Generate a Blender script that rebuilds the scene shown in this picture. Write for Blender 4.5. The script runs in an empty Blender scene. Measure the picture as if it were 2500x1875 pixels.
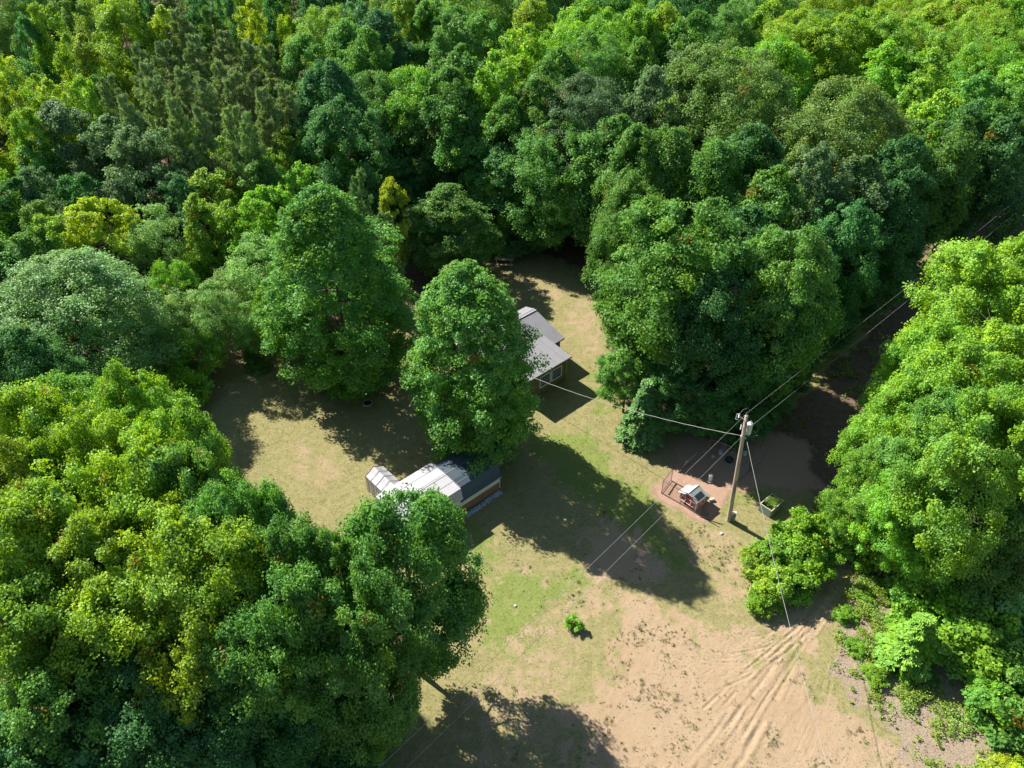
import bpy, math, random
import numpy as np
from mathutils import Vector, Matrix
C = bpy.context.scene
R = math.radians

# ------------------------------------------------------------------ camera, world, sun, exposure
CAM_H, TH, FPX = 47.5, R(40), 2050.0          # drone height, downward pitch, focal length in pixels of the 2500 px wide photo
cd = bpy.data.cameras.new('camera'); cam = bpy.data.objects.new('camera', cd); C.collection.objects.link(cam)
cam.location = (0, 0, CAM_H); cam.rotation_euler = (math.pi/2 - TH, 0, 0)
cd.sensor_fit = 'HORIZONTAL'; cd.sensor_width = 36.0; cd.lens = 36.0*FPX/2500.0
cd.clip_start = 0.5; cd.clip_end = 6000
C.camera = cam
SUN_EL, SUN_AZ = R(40), R(140)                # direction towards the sun, azimuth from +X
w = bpy.data.worlds.new('World'); C.world = w; w.use_nodes = True
nt = w.node_tree; sky = nt.nodes.new('ShaderNodeTexSky'); sky.sky_type = 'NISHITA'; sky.sun_disc = False
sky.sun_elevation = SUN_EL; sky.sun_rotation = math.pi/2 - SUN_AZ; sky.air_density = 1.2; sky.dust_density = 0.5; sky.ozone_density = 2.0
nt.links.new(sky.outputs[0], nt.nodes['Background'].inputs[0]); nt.nodes['Background'].inputs[1].default_value = 0.062
sd = bpy.data.lights.new('sun', 'SUN'); sd.energy = 5.0; sd.angle = R(0.53); sd.color = (1.0, 0.95, 0.86)
so = bpy.data.objects.new('sun', sd); C.collection.objects.link(so)
sdir = Vector((math.cos(SUN_AZ)*math.cos(SUN_EL), math.sin(SUN_AZ)*math.cos(SUN_EL), math.sin(SUN_EL)))
so.rotation_euler = sdir.to_track_quat('Z', 'Y').to_euler(); so.location = (-40, 60, 80)
C.view_settings.view_transform = 'Standard'; C.view_settings.look = 'None'; C.view_settings.gamma = 1.0
C.view_settings.exposure = 1.12
C.render.engine = 'CYCLES'
C.cycles.max_bounces = 6; C.cycles.diffuse_bounces = 3; C.cycles.glossy_bounces = 2; C.cycles.transmission_bounces = 4
C.cycles.transparent_max_bounces = 8; C.cycles.caustics_reflective = False; C.cycles.caustics_refractive = False

def U(px, py, z=0.0):
    """the point at height z on the sight line through a photo pixel"""
    x = (px-1250)/FPX; y = -(py-937.5)/FPX
    d = (x, math.cos(TH)+y*math.sin(TH), -math.sin(TH)+y*math.cos(TH)); t = (z-CAM_H)/d[2]
    return Vector((d[0]*t, d[1]*t, z))
def PX(x, y, z):
    z = z-CAM_H; dep = y*math.cos(TH)-z*math.sin(TH); up = y*math.sin(TH)+z*math.cos(TH)
    return 1250+FPX*x/dep, 937.5-FPX*up/dep, dep

# ------------------------------------------------------------------ materials
class NT:
    def __init__(s, name):
        s.m = bpy.data.materials.new(name); s.m.use_nodes = True; s.t = s.m.node_tree; s.t.nodes.clear()
        s.out = s.n('ShaderNodeOutputMaterial')
    def n(s, typ, ins=None, **kw):
        nd = s.t.nodes.new(typ)
        for k, v in kw.items(): setattr(nd, k, v)
        for k, v in (ins or {}).items():
            if isinstance(v, bpy.types.NodeSocket): s.t.links.new(v, nd.inputs[k])
            else: nd.inputs[k].default_value = v
        return nd
    def noise(s, scale, detail=3, rough=.6, vec=None, dist=0.0):
        i = {'Scale': scale, 'Detail': detail, 'Roughness': rough, 'Distortion': dist}
        if vec is not None: i['Vector'] = vec
        return s.n('ShaderNodeTexNoise', i).outputs[0]
    def ramp(s, f, a, b, lo=(0, 0, 0, 1), hi=(1, 1, 1, 1)):
        r = s.n('ShaderNodeValToRGB', {0: f}); e = r.color_ramp.elements
        e[0].position = a; e[1].position = b; e[0].color = lo; e[1].color = hi; return r.outputs[0]
    def mix(s, f, a, b, mode='MIX'):
        return s.n('ShaderNodeMix', {0: f, 6: a, 7: b}, data_type='RGBA', blend_type=mode).outputs[2]
    def math(s, op, a, b=0.0, clamp=False):
        return s.n('ShaderNodeMath', {0: a, 1: b}, operation=op, use_clamp=clamp).outputs[0]
    def done(s, sh): s.t.links.new(sh, s.out.inputs[0]); return s.m
def col(r, g, b): return (r, g, b, 1.0)

def surf(name, c, rough=.7, var=.25, scale=3.0, c2=None, metal=0.0, bump=0.0, bscale=30.0, spec=.3, stretch=None):
    """weathered everyday surface: base colour broken up by two sizes of noise"""
    t = NT(name); tc = t.n('ShaderNodeTexCoord').outputs['Object']
    if stretch: tc = t.n('ShaderNodeMapping', {'Vector': tc, 'Scale': stretch}).outputs[0]
    a = t.noise(scale, 5, .65, tc); b = t.noise(scale*9, 3, .6, tc)
    c2 = c2 or tuple(v*(1-var) for v in c)
    k = t.mix(t.ramp(a, .35, .68), col(*c), col(*c2)); k = t.mix(t.math('MULTIPLY', t.ramp(b, .45, .75), .35), k, col(*[v*.6 for v in c]))
    ins = {'Base Color': k, 'Roughness': rough, 'Metallic': metal, 'Specular IOR Level': spec}
    if bump: ins['Normal'] = t.n('ShaderNodeBump', {'Strength': bump, 'Distance': .02, 'Height': t.noise(bscale, 3, .6, tc)}).outputs[0]
    return t.done(t.n('ShaderNodeBsdfPrincipled', ins).outputs[0])

def leafmat(name, rough=.5, spec=.28, trans=.36, needle=False, objcol=True, base=(.06, .12, .03)):
    t = NT(name)
    oc = t.n('ShaderNodeObjectInfo').outputs['Color'] if objcol else t.n('ShaderNodeRGB').outputs[0]
    if not objcol: t.t.nodes[-1].outputs[0].default_value = col(*base)
    tint = t.n('ShaderNodeAttribute', attribute_name='tint').outputs['Fac']
    hs = t.n('ShaderNodeHueSaturation', {'Hue': t.math('ADD', t.math('MULTIPLY', tint, -.045), .522), 'Saturation': 1.0,
              'Value': t.math('ADD', t.math('MULTIPLY', tint, .95), .62), 'Color': oc}).outputs[0]
    tc = t.n('ShaderNodeTexCoord').outputs['Object']; dr = t.noise(.55, 3, .6, tc)
    hs = t.n('ShaderNodeHueSaturation', {'Hue': t.math('ADD', t.math('MULTIPLY', dr, .07), .465), 'Saturation': t.math('ADD', t.math('MULTIPLY', dr, -.5), 1.2), 'Value': t.math('ADD', t.math('MULTIPLY', dr, .7), .65), 'Color': hs}).outputs[0]
    if not needle:   # a few leaves already turned
        hs = t.mix(t.ramp(tint, .975, .99), hs, col(.26, .15, .02))
    tr = t.n('ShaderNodeHueSaturation', {'Hue': .488, 'Saturation': 1.12, 'Value': 1.5, 'Color': hs}).outputs[0]
    p = t.n('ShaderNodeBsdfPrincipled', {'Base Color': hs, 'Roughness': rough, 'Specular IOR Level': spec}).outputs[0]
    q = t.n('ShaderNodeBsdfTranslucent', {'Color': tr}).outputs[0]
    return t.done(t.n('ShaderNodeMixShader', {0: trans, 1: p, 2: q}).outputs[0])

M = {}
M['leaf'] = leafmat('broad_leaf', spec=.16)
M['sheen'] = leafmat('glossy_leaf', rough=.5, spec=.22, trans=.34)
M['needle'] = leafmat('needle', rough=.6, spec=.2, trans=.12, needle=True)
M['weed'] = leafmat('weed_leaf', objcol=False, base=(.19, .30, .04))
M['bark'] = surf('bark', (.16, .13, .105), .9, .45, 2.5, bump=.5, stretch=(1, 1, .3))
M['grey_bark'] = surf('pale_bark', (.34, .31, .28), .9, .4, 3, bump=.3, stretch=(1, 1, .3))
M['pine_bark'] = surf('pine_bark', (.24, .20, .17), .9, .4, 3)
M['dead'] = surf('dead_wood', (.40, .36, .32), .9, .3, 4)

# ------------------------------------------------------------------ object helpers
def link(o, parent=None):
    C.collection.objects.link(o)
    if parent: o.parent = parent
    return o
def mesh_np(name, V, F, mat=None, tint=None, smooth=False):
    """V (n,3), F (m,k) arrays -> mesh"""
    V = np.asarray(V, np.float32); F = np.asarray(F, np.int32); me = bpy.data.meshes.new(name)
    k = F.shape[1]; me.vertices.add(len(V)); me.vertices.foreach_set('co', V.ravel())
    me.loops.add(F.size); me.loops.foreach_set('vertex_index', F.ravel())
    me.polygons.add(len(F)); me.polygons.foreach_set('loop_start', np.arange(0, F.size, k, dtype=np.int32))
    me.polygons.foreach_set('loop_total', np.full(len(F), k, np.int32))
    if smooth: me.polygons.foreach_set('use_smooth', np.ones(len(F), bool))
    me.update(calc_edges=True)
    if tint is not None:
        a = me.attributes.new('tint', 'FLOAT', 'POINT'); a.data.foreach_set('value', np.asarray(tint, np.float32))
    if mat: me.materials.append(mat)
    return me
class MB:
    """collects shapes; build() links them as one mesh object"""
    def __init__(s): s.v = []; s.f = []
    def add(s, vs, fs, m=None):
        n = len(s.v); s.v += [tuple(m @ Vector(v)) if m else tuple(v) for v in vs]; s.f += [tuple(i+n for i in f) for f in fs]; return s
    def box(s, c, d, rz=0, m=None):
        x, y, z = d[0]/2, d[1]/2, d[2]/2; ca, sa = math.cos(rz), math.sin(rz)
        vs = [(c[0]+ca*i*x-sa*j*y, c[1]+sa*i*x+ca*j*y, c[2]+k*z) for k in (-1, 1) for j in (-1, 1) for i in (-1, 1)]
        return s.add(vs, [(0, 2, 3, 1), (4, 5, 7, 6), (0, 1, 5, 4), (2, 6, 7, 3), (0, 4, 6, 2), (1, 3, 7, 5)], m)
    def tube(s, pts, rad, n=6, caps=True, m=None):
        pts = [Vector(p) for p in pts]; rad = rad if hasattr(rad, '__len__') else [rad]*len(pts)
        vs, fs = [], []
        for i, p in enumerate(pts):
            d = (pts[min(i+1, len(pts)-1)]-pts[max(i-1, 0)]).normalized()
            a = d.cross(Vector((.31, .17, .93))); a = a.normalized() if a.length > .05 else d.cross(Vector((1, 0, 0))).normalized(); b = d.cross(a)
            vs += [p+(a*math.cos(2*math.pi*k/n)+b*math.sin(2*math.pi*k/n))*rad[i] for k in range(n)]
        for i in range(len(pts)-1):
            fs += [(i*n+k, i*n+(k+1) % n, (i+1)*n+(k+1) % n, (i+1)*n+k) for k in range(n)]
        if caps: fs += [tuple(range(n-1, -1, -1)), tuple((len(pts)-1)*n+k for k in range(n))]
        return s.add(vs, fs, m)
    def lathe(s, prof, n=16, c=(0, 0, 0), m=None):
        vs = [(c[0]+r*math.cos(2*math.pi*k/n), c[1]+r*math.sin(2*math.pi*k/n), c[2]+z) for r, z in prof for k in range(n)]
        fs = [(i*n+k, i*n+(k+1) % n, (i+1)*n+(k+1) % n, (i+1)*n+k) for i in range(len(prof)-1) for k in range(n)]
        return s.add(vs, fs, m)
    def prism(s, poly, h0, h1, axis='x', m=None):
        """poly in the plane across axis, from h0 to h1 along it"""
        n = len(poly); f = {'x': lambda a, b, h: (h, a, b), 'y': lambda a, b, h: (a, h, b), 'z': lambda a, b, h: (a, b, h)}[axis]
        vs = [f(a, b, h0) for a, b in poly]+[f(a, b, h1) for a, b in poly]
        return s.add(vs, [tuple(range(n)), tuple(range(2*n-1, n-1, -1))]+[(i, (i+1) % n, n+(i+1) % n, n+i) for i in range(n)], m)
    def mesh(s, name, mat, smooth=False, bevel=0):
        me = bpy.data.meshes.new(name); me.from_pydata(s.v, [], s.f); me.materials.append(mat)
        import bmesh
        bm = bmesh.new(); bm.from_mesh(me); bmesh.ops.recalc_face_normals(bm, faces=bm.faces)
        if bevel: bmesh.ops.bevel(bm, geom=list(bm.edges), offset=bevel, segments=1, affect='EDGES')
        bm.to_mesh(me); bm.free()
        if smooth:
            for p in me.polygons: p.use_smooth = True
        return me
    def build(s, name, mat, parent=None, smooth=False, bevel=0):
        return link(bpy.data.objects.new(name, s.mesh(name, mat, smooth, bevel)), parent)
def tag(o, label=None, cat=None, group=None, kind=None):
    for k, v in (('label', label), ('category', cat), ('group', group), ('kind', kind)):
        if v: o[k] = v
    return o
def thing(name, label, cat, loc=(0, 0, 0), rz=0, group=None):
    o = bpy.data.objects.new(name, None); o.empty_display_size = .3; link(o); o.location = loc; o.rotation_euler = (0, 0, rz)
    return tag(o, label, cat, group)

# ------------------------------------------------------------------ noise on arrays
def vnoise(x, y, seed=0):
    xi = np.floor(x).astype(np.int64); yi = np.floor(y).astype(np.int64); fx = x-xi; fy = y-yi
    fx = fx*fx*(3-2*fx); fy = fy*fy*(3-2*fy)
    def h(a, b):
        n = (a*374761393+b*668265263+seed*1442695041) & 0xffffffff
        n = ((n ^ (n >> 13))*1274126177) & 0xffffffff
        return ((n ^ (n >> 16)) & 0xffff)/65535.0
    return (h(xi, yi)*(1-fx)+h(xi+1, yi)*fx)*(1-fy)+(h(xi, yi+1)*(1-fx)+h(xi+1, yi+1)*fx)*fy
def fbm(x, y, sc, seed=0, oct=4):
    s = 0; a = .5; t = 0
    for o in range(oct): s = s+a*vnoise(x*sc, y*sc, seed+o*17); t += a; sc *= 2.07; a *= .55
    return s/t
def polydist(X, Y, poly):
    """signed distance to a ground polygon given in photo pixels, positive inside"""
    P = [U(a, b) for a, b in poly]; d = np.full(X.shape, 1e9); ins = np.zeros(X.shape, bool)
    for i in range(len(P)):
        ax, ay = P[i].x, P[i].y; bx, by = P[(i+1) % len(P)].x, P[(i+1) % len(P)].y
        ex, ey = bx-ax, by-ay; t = np.clip(((X-ax)*ex+(Y-ay)*ey)/(ex*ex+ey*ey+1e-9), 0, 1)
        d = np.minimum(d, (X-ax-t*ex)**2+(Y-ay-t*ey)**2)
        c = ((ay > Y) != (by > Y)); xx = ax+(Y-ay)*ex/(ey if abs(ey) > 1e-9 else 1e-9); ins ^= c & (X < xx)
    return np.where(ins, 1, -1)*np.sqrt(d)
def sstep(x, a, b): t = np.clip((x-a)/(b-a), 0, 1); return t*t*(3-2*t)

# ------------------------------------------------------------------ the ground, one sheet to the horizon
CLEAR = [(400, 1010), (560, 850), (760, 800), (900, 840), (1000, 760), (1130, 650), (1210, 615), (1350, 625), (1480, 690), (1500, 900), (1570, 1060), (1720, 1050), (1900, 960), (2050, 820), (2250, 640), (2440, 430), (2640, 250),
         (2820, 250), (2700, 420), (2560, 560), (2380, 760), (2230, 950), (2140, 1120), (2120, 1330), (2160, 1450), (2350, 1600), (2560, 1760), (2700, 2050), (700, 2050), (880, 1760), (1020, 1500), (960, 1400), (740, 1370), (500, 1230)]
SAND = [[(1520, 1440), (1640, 1460), (1720, 1540), (1830, 1540), (1910, 1490), (1990, 1400), (2010, 1330), (2090, 1290), (2125, 1440), (2060, 1500), (2030, 1600), (2010, 1680), (2120, 1730), (2220, 1800), (2330, 1900), (2400, 2000), (1300, 2000), (1330, 1850), (1420, 1700), (1440, 1560)],
        [(1420, 1300), (1480, 1270), (1560, 1290), (1620, 1370), (1600, 1430), (1450, 1410)], [(1240, 1370), (1300, 1350), (1400, 1420), (1360, 1450)], [(1120, 1680), (1180, 1580), (1300, 1500), (1400, 1440), (1560, 1420), (1480, 1600), (1380, 1880), (1120, 1950)],
        [(680, 1080), (740, 1050), (830, 1110), (800, 1190), (720, 1180)], [(480, 960), (560, 900), (620, 960), (560, 1010)], [(1500, 1290), (1560, 1250), (1590, 1290)],
        [(1090, 1340), (1170, 1330), (1200, 1480), (1130, 1640), (1060, 1600)]]
SANDY2 = [[(1390, 700), (1470, 740), (1490, 860), (1420, 880), (1360, 800)], [(1220, 690), (1290, 670), (1400, 690), (1440, 730), (1330, 740)], [(1640, 1290), (1760, 1270), (1860, 1340), (1900, 1460), (1800, 1500), (1720, 1440)]]
GREEN = [[(1170, 1440), (1250, 1400), (1420, 1380), (1440, 1420), (1300, 1530), (1350, 1620), (1290, 1650), (1180, 1590)], [(1240, 1040), (1330, 1040), (1460, 1060), (1500, 1120), (1620, 1260), (1690, 1400), (1610, 1400), (1440, 1240), (1290, 1120)],
         [(1090, 1250), (1230, 1290), (1200, 1400), (1140, 1420)], [(1400, 880), (1450, 900), (1500, 1000), (1440, 1010)], [(1730, 1240), (1800, 1190), (1860, 1220), (1800, 1260)], [(1980, 1790), (2100, 1770), (2180, 1860), (2150, 1990), (1900, 1990)]]
RUN = [(1600, 1200), (1650, 1130), (1660, 1060), (1800, 1030), (1960, 1080), (2020, 1200), (1900, 1200), (1870, 1190), (1790, 1205), (1735, 1262), (1690, 1262)]
PATH = [(1780, 1090), (1980, 960), (2130, 800), (2300, 620), (2450, 440), (2640, 250), (2820, 250), (2700, 420), (2560, 560), (2380, 760), (2230, 950), (2140, 1120), (2110, 1250), (1960, 1200), (1880, 1170)]
SLOPE = [(2060, 1450), (2150, 1380), (2240, 1430), (2420, 1600), (2620, 1760), (2700, 2050), (2380, 2000), (2230, 1850), (2080, 1720), (2010, 1640), (2040, 1560)]
TRACK = [(120, 720), (280, 650), (360, 640), (420, 760), (520, 800), (640, 790), (680, 850), (600, 900), (430, 870), (250, 800), (120, 800)]
FARCLEAR = [(-60, 330), (20, 310), (45, 380), (40, 430), (-60, 440)]
RUTS = []
rr = random.Random(5)
def curve(p0, p1, p2, n=26):
    return [((1-t)**2*p0[0]+2*t*(1-t)*p1[0]+t*t*p2[0], (1-t)**2*p0[1]+2*t*(1-t)*p1[1]+t*t*p2[1]) for t in [i/(n-1) for i in range(n)]]
for k in range(9):   # wheel tracks out to the lower edge, worn over each other
    o = rr.uniform(-40, 95); RUTS.append((curve((2040+o*.35, 1400+rr.uniform(-15, 60)), (1935+o*.5, 1560), (1630+o*1.9, 1960)), rr.uniform(.05, .12), rr.uniform(.012, .04)))
for o in (5, 62): RUTS.append((curve((2035+o*.4, 1400), (1930+o*.7, 1570), (1630+o*1.9, 1960)), .16, .06))
for k in range(20):  # turning tracks fanning out to the left
    o = rr.uniform(-40, 60); RUTS.append((curve((1990+o*.6, 1470+rr.uniform(-50, 60)), (1890+o, 1610+rr.uniform(-40, 40)), (1690+rr.uniform(-40, 110), 1640+rr.uniform(-95, 90))), rr.uniform(.035, .08), rr.uniform(.012, .045)))
for k in range(10): o = rr.uniform(0, 150); RUTS.append((curve((1960+o*.5, 1540+o*.3), (1900+o, 1650+o*.2), (1740+o*1.6, 1790+o*.4)), .05, .015))

def axis(segs):
    a = [segs[0][0]]
    for lo, hi, st in segs: a += list(np.linspace(lo, hi, max(2, int(round((hi-lo)/st))+1))[1:])
    return np.array(a)
xs = axis([(-3000, -300, 540), (-300, -70, 20), (-70, -17, .5), (-17, 5, .12), (5, 27, .07), (27, 34, .12), (34, 80, .5), (80, 300, 20), (300, 3000, 540)])
ys = axis([(-600, -20, 90), (-20, 17, 4), (17, 36, .07), (36, 46, .12), (46, 80, .25), (80, 190, .8), (190, 400, 15), (400, 4000, 600)])
GX, GY = np.meshgrid(xs, ys)
def masks(X, Y):
    n1 = fbm(X, Y, .35, 3)-.5; n2 = fbm(X, Y, 1.3, 9)-.5; n = n1*3.0+n2*2.2
    dC = polydist(X, Y, CLEAR)
    sand = np.zeros(X.shape)
    for i, p in enumerate(SAND):
        d = polydist(X, Y, p); sand = np.maximum(sand, sstep(d+n*(1.5 if i else 2.0), -1.6 if i == 0 else -.9, 2.8 if i == 0 else 1.6)*(1 if i in (0, 1) else .52))
    for p in SANDY2: sand = np.maximum(sand, sstep(polydist(X, Y, p)+n, -1.2, 1.8)*.55)
    green = np.zeros(X.shape)
    for p in GREEN: green = np.maximum(green, sstep(polydist(X, Y, p)+n*1.1, -1.0, 1.4))
    lit = sstep(-dC+n*.7, -.6, .9)
    lit = np.maximum(lit, sstep(polydist(X, Y, RUN)+n*.5, -.35, .35)); lit = np.maximum(lit, sstep(polydist(X, Y, PATH)+n*.8, -.8, .8)*.95)
    sl = sstep(polydist(X, Y, SLOPE)+n*1.0, -.9, .9); tr = np.maximum(sstep(polydist(X, Y, TRACK)+n, -1.5, 1.5), 0)
    fc = sstep(polydist(X, Y, FARCLEAR), -2, 1)
    lit = lit*(1-tr)*(1-fc); sand = np.maximum(sand*(1-lit), tr*.8); green = np.maximum(green*(1-sand*.6), fc)
    run = sstep(polydist(X, Y, RUN)+n*.5, -.35, .35)
    return sand, green, lit, sl*(1-lit), run
SANDM, GREENM, LITM, SLOPEM, RUNM = masks(GX, GY)
GZ = (fbm(GX, GY, .12, 40)-.5)*.10*(np.abs(GX) < 100)+(fbm(GX, GY, 2.2, 21, 3)-.5)*.05
RUTD = np.zeros(GX.shape)
def ground_ruts():
    global GZ
    win = np.ix_(np.where((ys > 17) & (ys < 46))[0], np.where((xs > 0) & (xs < 32))[0])
    X, Y = GX[win], GY[win]; Z = np.zeros(X.shape); wob = (fbm(X, Y, 1.1, 77)-.5)*.35
    for pts, wd, dp in RUTS:
        P = [U(a, b) for a, b in pts]; d = np.full(X.shape, 1e9)
        for i in range(len(P)-1):
            ex, ey = P[i+1].x-P[i].x, P[i+1].y-P[i].y; t = np.clip(((X-P[i].x)*ex+(Y-P[i].y)*ey)/(ex*ex+ey*ey+1e-9), 0, 1)
            d = np.minimum(d, (X-P[i].x-t*ex)**2+(Y-P[i].y-t*ey)**2)
        d = np.sqrt(d)+wob*.25; mk = sstep(fbm(X+wd*300, Y+dp*700, .5, 12), .40, .60); Z += mk*(-dp*np.exp(-(d/wd)**2)+dp*.55*np.exp(-((d-wd*2.0)/(wd*.8))**2))
    Z *= .35+1.1*fbm(X, Y, 1.6, 55, 3); Z += (fbm(X, Y, 5.5, 71, 3)-.5)*.035*sstep(np.abs(Z), .002, .02); Z = np.clip(Z*.9, -.09, .05); GZ[win] += Z; RUTD[win] = Z
ground_ruts()
ny, nx = GX.shape
idx = np.arange(nx*ny).reshape(ny, nx)
F = np.stack([idx[:-1, :-1], idx[:-1, 1:], idx[1:, 1:], idx[1:, :-1]], -1).reshape(-1, 4)
gm = mesh_np('ground', np.stack([GX, GY, GZ], -1).reshape(-1, 3), F, smooth=True)
for nm, A in (('sand', SANDM), ('green', GREENM), ('litter', LITM), ('slope', SLOPEM), ('run', RUNM)):
    a = gm.attributes.new(nm, 'FLOAT', 'POINT'); a.data.foreach_set('value', A.astype(np.float32).ravel())
t = NT('ground_soil_and_grass'); pos = t.n('ShaderNodeNewGeometry').outputs['Position']
at = lambda n_: t.n('ShaderNodeAttribute', attribute_name=n_).outputs['Fac']
big = t.noise(.25, 4, .6, pos); midn = t.noise(2.2, 4, .7, pos); fine = t.noise(9, 4, .75, pos); speck = t.noise(5.5, 2, .6, pos, .4); vf = t.noise(26, 2, .6, pos)
dry = t.mix(t.ramp(midn, .3, .7), col(.32, .275, .125), col(.17, .20, .06))
dry = t.mix(t.math('MULTIPLY', t.ramp(t.noise(.9, 5, .7, pos, .6), .5, .66), .7), dry, col(.15, .19, .05)); dry = t.mix(t.ramp(fine, .42, .70), dry, col(.37, .275, .165)); dry = t.mix(t.math('MULTIPLY', t.ramp(vf, .45, .7), .55), dry, col(.13, .12, .05))
grn = t.mix(t.ramp(fine, .35, .7), col(.12, .20, .035), col(.26, .27, .08)); grn = t.mix(t.math('MULTIPLY', t.ramp(vf, .5, .7), .5), grn, col(.06, .10, .02))
snd = t.mix(t.ramp(big, .35, .65), col(.345, .248, .155), col(.375, .28, .185)); snd = t.mix(t.math('MULTIPLY', t.ramp(midn, .4, .75), .6), snd, col(.36, .245, .15))
snd = t.mix(t.math('MULTIPLY', t.ramp(fine, .5, .75), .4), snd, col(.27, .195, .125))
ltr = t.mix(t.ramp(midn, .35, .65), col(.105, .075, .055), col(.19, .12, .085)); ltr = t.mix(t.ramp(fine, .55, .75), ltr, col(.30, .20, .14))
run_ = t.mix(t.ramp(fine, .35, .7), col(.40, .26, .19), col(.30, .19, .135)); run_ = t.mix(t.ramp(vf, .62, .72), run_, col(.50, .38, .28))
slp = t.mix(t.ramp(fine, .4, .62), col(.34, .25, .19), col(.20, .165, .10)); slp = t.mix(t.ramp(vf, .55, .68), slp, col(.44, .36, .30))
gmask = t.math('ADD', at('green'), t.math('MULTIPLY', t.math('SUBTRACT', midn, .5), 1.3)); gmask = t.ramp(gmask, .35, .75)
c0 = t.mix(t.math('MULTIPLY', gmask, .85), dry, grn)
smask = t.math('ADD', at('sand'), t.math('MULTIPLY', t.math('SUBTRACT', fine, .5), 1.1)); smask = t.math('ADD', smask, t.math('MULTIPLY', t.math('SUBTRACT', t.noise(.8, 5, .75, pos), .5), 2.1))
c0 = t.mix(t.ramp(smask, .36, .74), c0, snd)
# sparse seedlings and crumbs on the sand
c0 = t.mix(t.math('MULTIPLY', t.ramp(t.math('ADD', speck, t.math('MULTIPLY', t.math('SUBTRACT', big, .5), .5)), .62, .67), .75), c0, col(.17, .145, .07))
c0 = t.mix(t.ramp(t.math('ADD', at('slope'), t.math('MULTIPLY', t.math('SUBTRACT', fine, .5), .9)), .4, .6), c0, slp)
c0 = t.mix(t.ramp(t.math('ADD', at('litter'), t.math('MULTIPLY', t.math('SUBTRACT', fine, .5), .6)), .35, .65), c0, ltr)
c0 = t.mix(at('run'), c0, run_)
bmp = t.n('ShaderNodeBump', {'Strength': .55, 'Distance': .06, 'Height': t.math('ADD', fine, t.math('MULTIPLY', vf, .6))}).outputs[0]
gm.materials.append(t.done(t.n('ShaderNodeBsdfPrincipled', {'Base Color': c0, 'Roughness': .95, 'Specular IOR Level': .1, 'Normal': bmp}).outputs[0]))
tag(link(bpy.data.objects.new('ground', gm)), kind='structure')

# ------------------------------------------------------------------ foliage generators
rng = np.random.default_rng(11)
def unit(v): return v/np.maximum(np.linalg.norm(v, axis=1, keepdims=True), 1e-6)
def leaves(P_, N_, size, asp=1.0, droop=0.0, kite=True):
    """one kite-shaped face per leaf at points P_ facing N_"""
    n = len(P_); r = rng.normal(size=(n, 3)); a = unit(np.cross(N_, r)); b = unit(np.cross(N_, a)); s = (size*rng.uniform(.6, 1.3, n))[:, None]
    if droop: a = unit(a+np.array([0, 0, -droop])); 
    fold = N_*s*rng.uniform(-.25, .25, (n, 1))
    V = np.stack([P_-a*s*.5, P_+b*s*.42*asp+fold-a*s*.05, P_+a*s*.55, P_-b*s*.42*asp+fold-a*s*.05], 1)
    return V.reshape(-1, 3)
def quadmesh(name, V, mat, tint):
    return mesh_np(name, V, np.arange(len(V), dtype=np.int32).reshape(-1, 4), mat, np.repeat(tint, 4))
def prof(kind, t):
    t = np.clip(t, 0, 1)
    if kind == 'maple': return np.where(t < .33, np.sqrt(np.clip(1-((.33-t)/.40)**2, 0, 1)), np.clip(1-((t-.33)/.70)**2.1, 0, 1)**.75)
    if kind == 'round': return np.sqrt(np.clip(1-((t-.45)/.60)**2, 0, 1))
    if kind == 'tall': return np.clip(np.sin(np.pi*(t*.86+.12)), 0, 1)**.55
    if kind == 'bush': return np.sqrt(np.clip(1-((t-.30)/.74)**2, 0, 1))
    return 1-t
def trunk_mb(H, R0, rnd, limbs, zb, prof_kind, r0=.22, top=.86):
    mb = MB(); ph = rnd.uniform(0, 6.28); sway = rnd.uniform(.1, .35)
    def axis_p(z): q = z/H; return Vector((math.sin(ph+q*3)*sway*q, math.cos(ph*1.7+q*2.4)*sway*q, z))
    zs = [H*top*i/9 for i in range(10)]
    mb.tube([axis_p(z) for z in zs], [r0*(1.25 if i == 0 else 1-.88*i/9) for i in range(10)], 7)
    for k in range(limbs):
        f = rnd.uniform(.12, .92); z0 = zb*.8+(H*top-zb*.8)*f*.85; th = k*2.4+rnd.uniform(-.5, .5)
        tt = min(.95, (z0-zb)/(H-zb)+rnd.uniform(.08, .22)); L = R0*float(prof(prof_kind, np.array(max(tt, .05))))*rnd.uniform(.75, .97)
        p0 = axis_p(z0); p2 = Vector((math.cos(th)*L, math.sin(th)*L, zb+tt*(H-zb)))
        p1 = p0.lerp(p2, .45)+Vector((0, 0, -.12*L)); q = [p0, p0.lerp(p1, .55), p1, p1.lerp(p2, .5)+Vector((rnd.uniform(-.2, .2), rnd.uniform(-.2, .2), .1)), p2]
        rl = r0*.42*(1-f*.5); mb.tube(q, [rl, rl*.8, rl*.6, rl*.38, rl*.12], 5, caps=False)
        for j in range(2):
            s = q[2+j]; e = s+Vector((rnd.uniform(-1, 1), rnd.uniform(-1, 1), rnd.uniform(.1, .8)))*L*.28; mb.tube([s, s.lerp(e, .5)+Vector((0, 0, -.05)), e], [rl*.4, rl*.25, rl*.08], 4, caps=False)
    return mb
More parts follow.
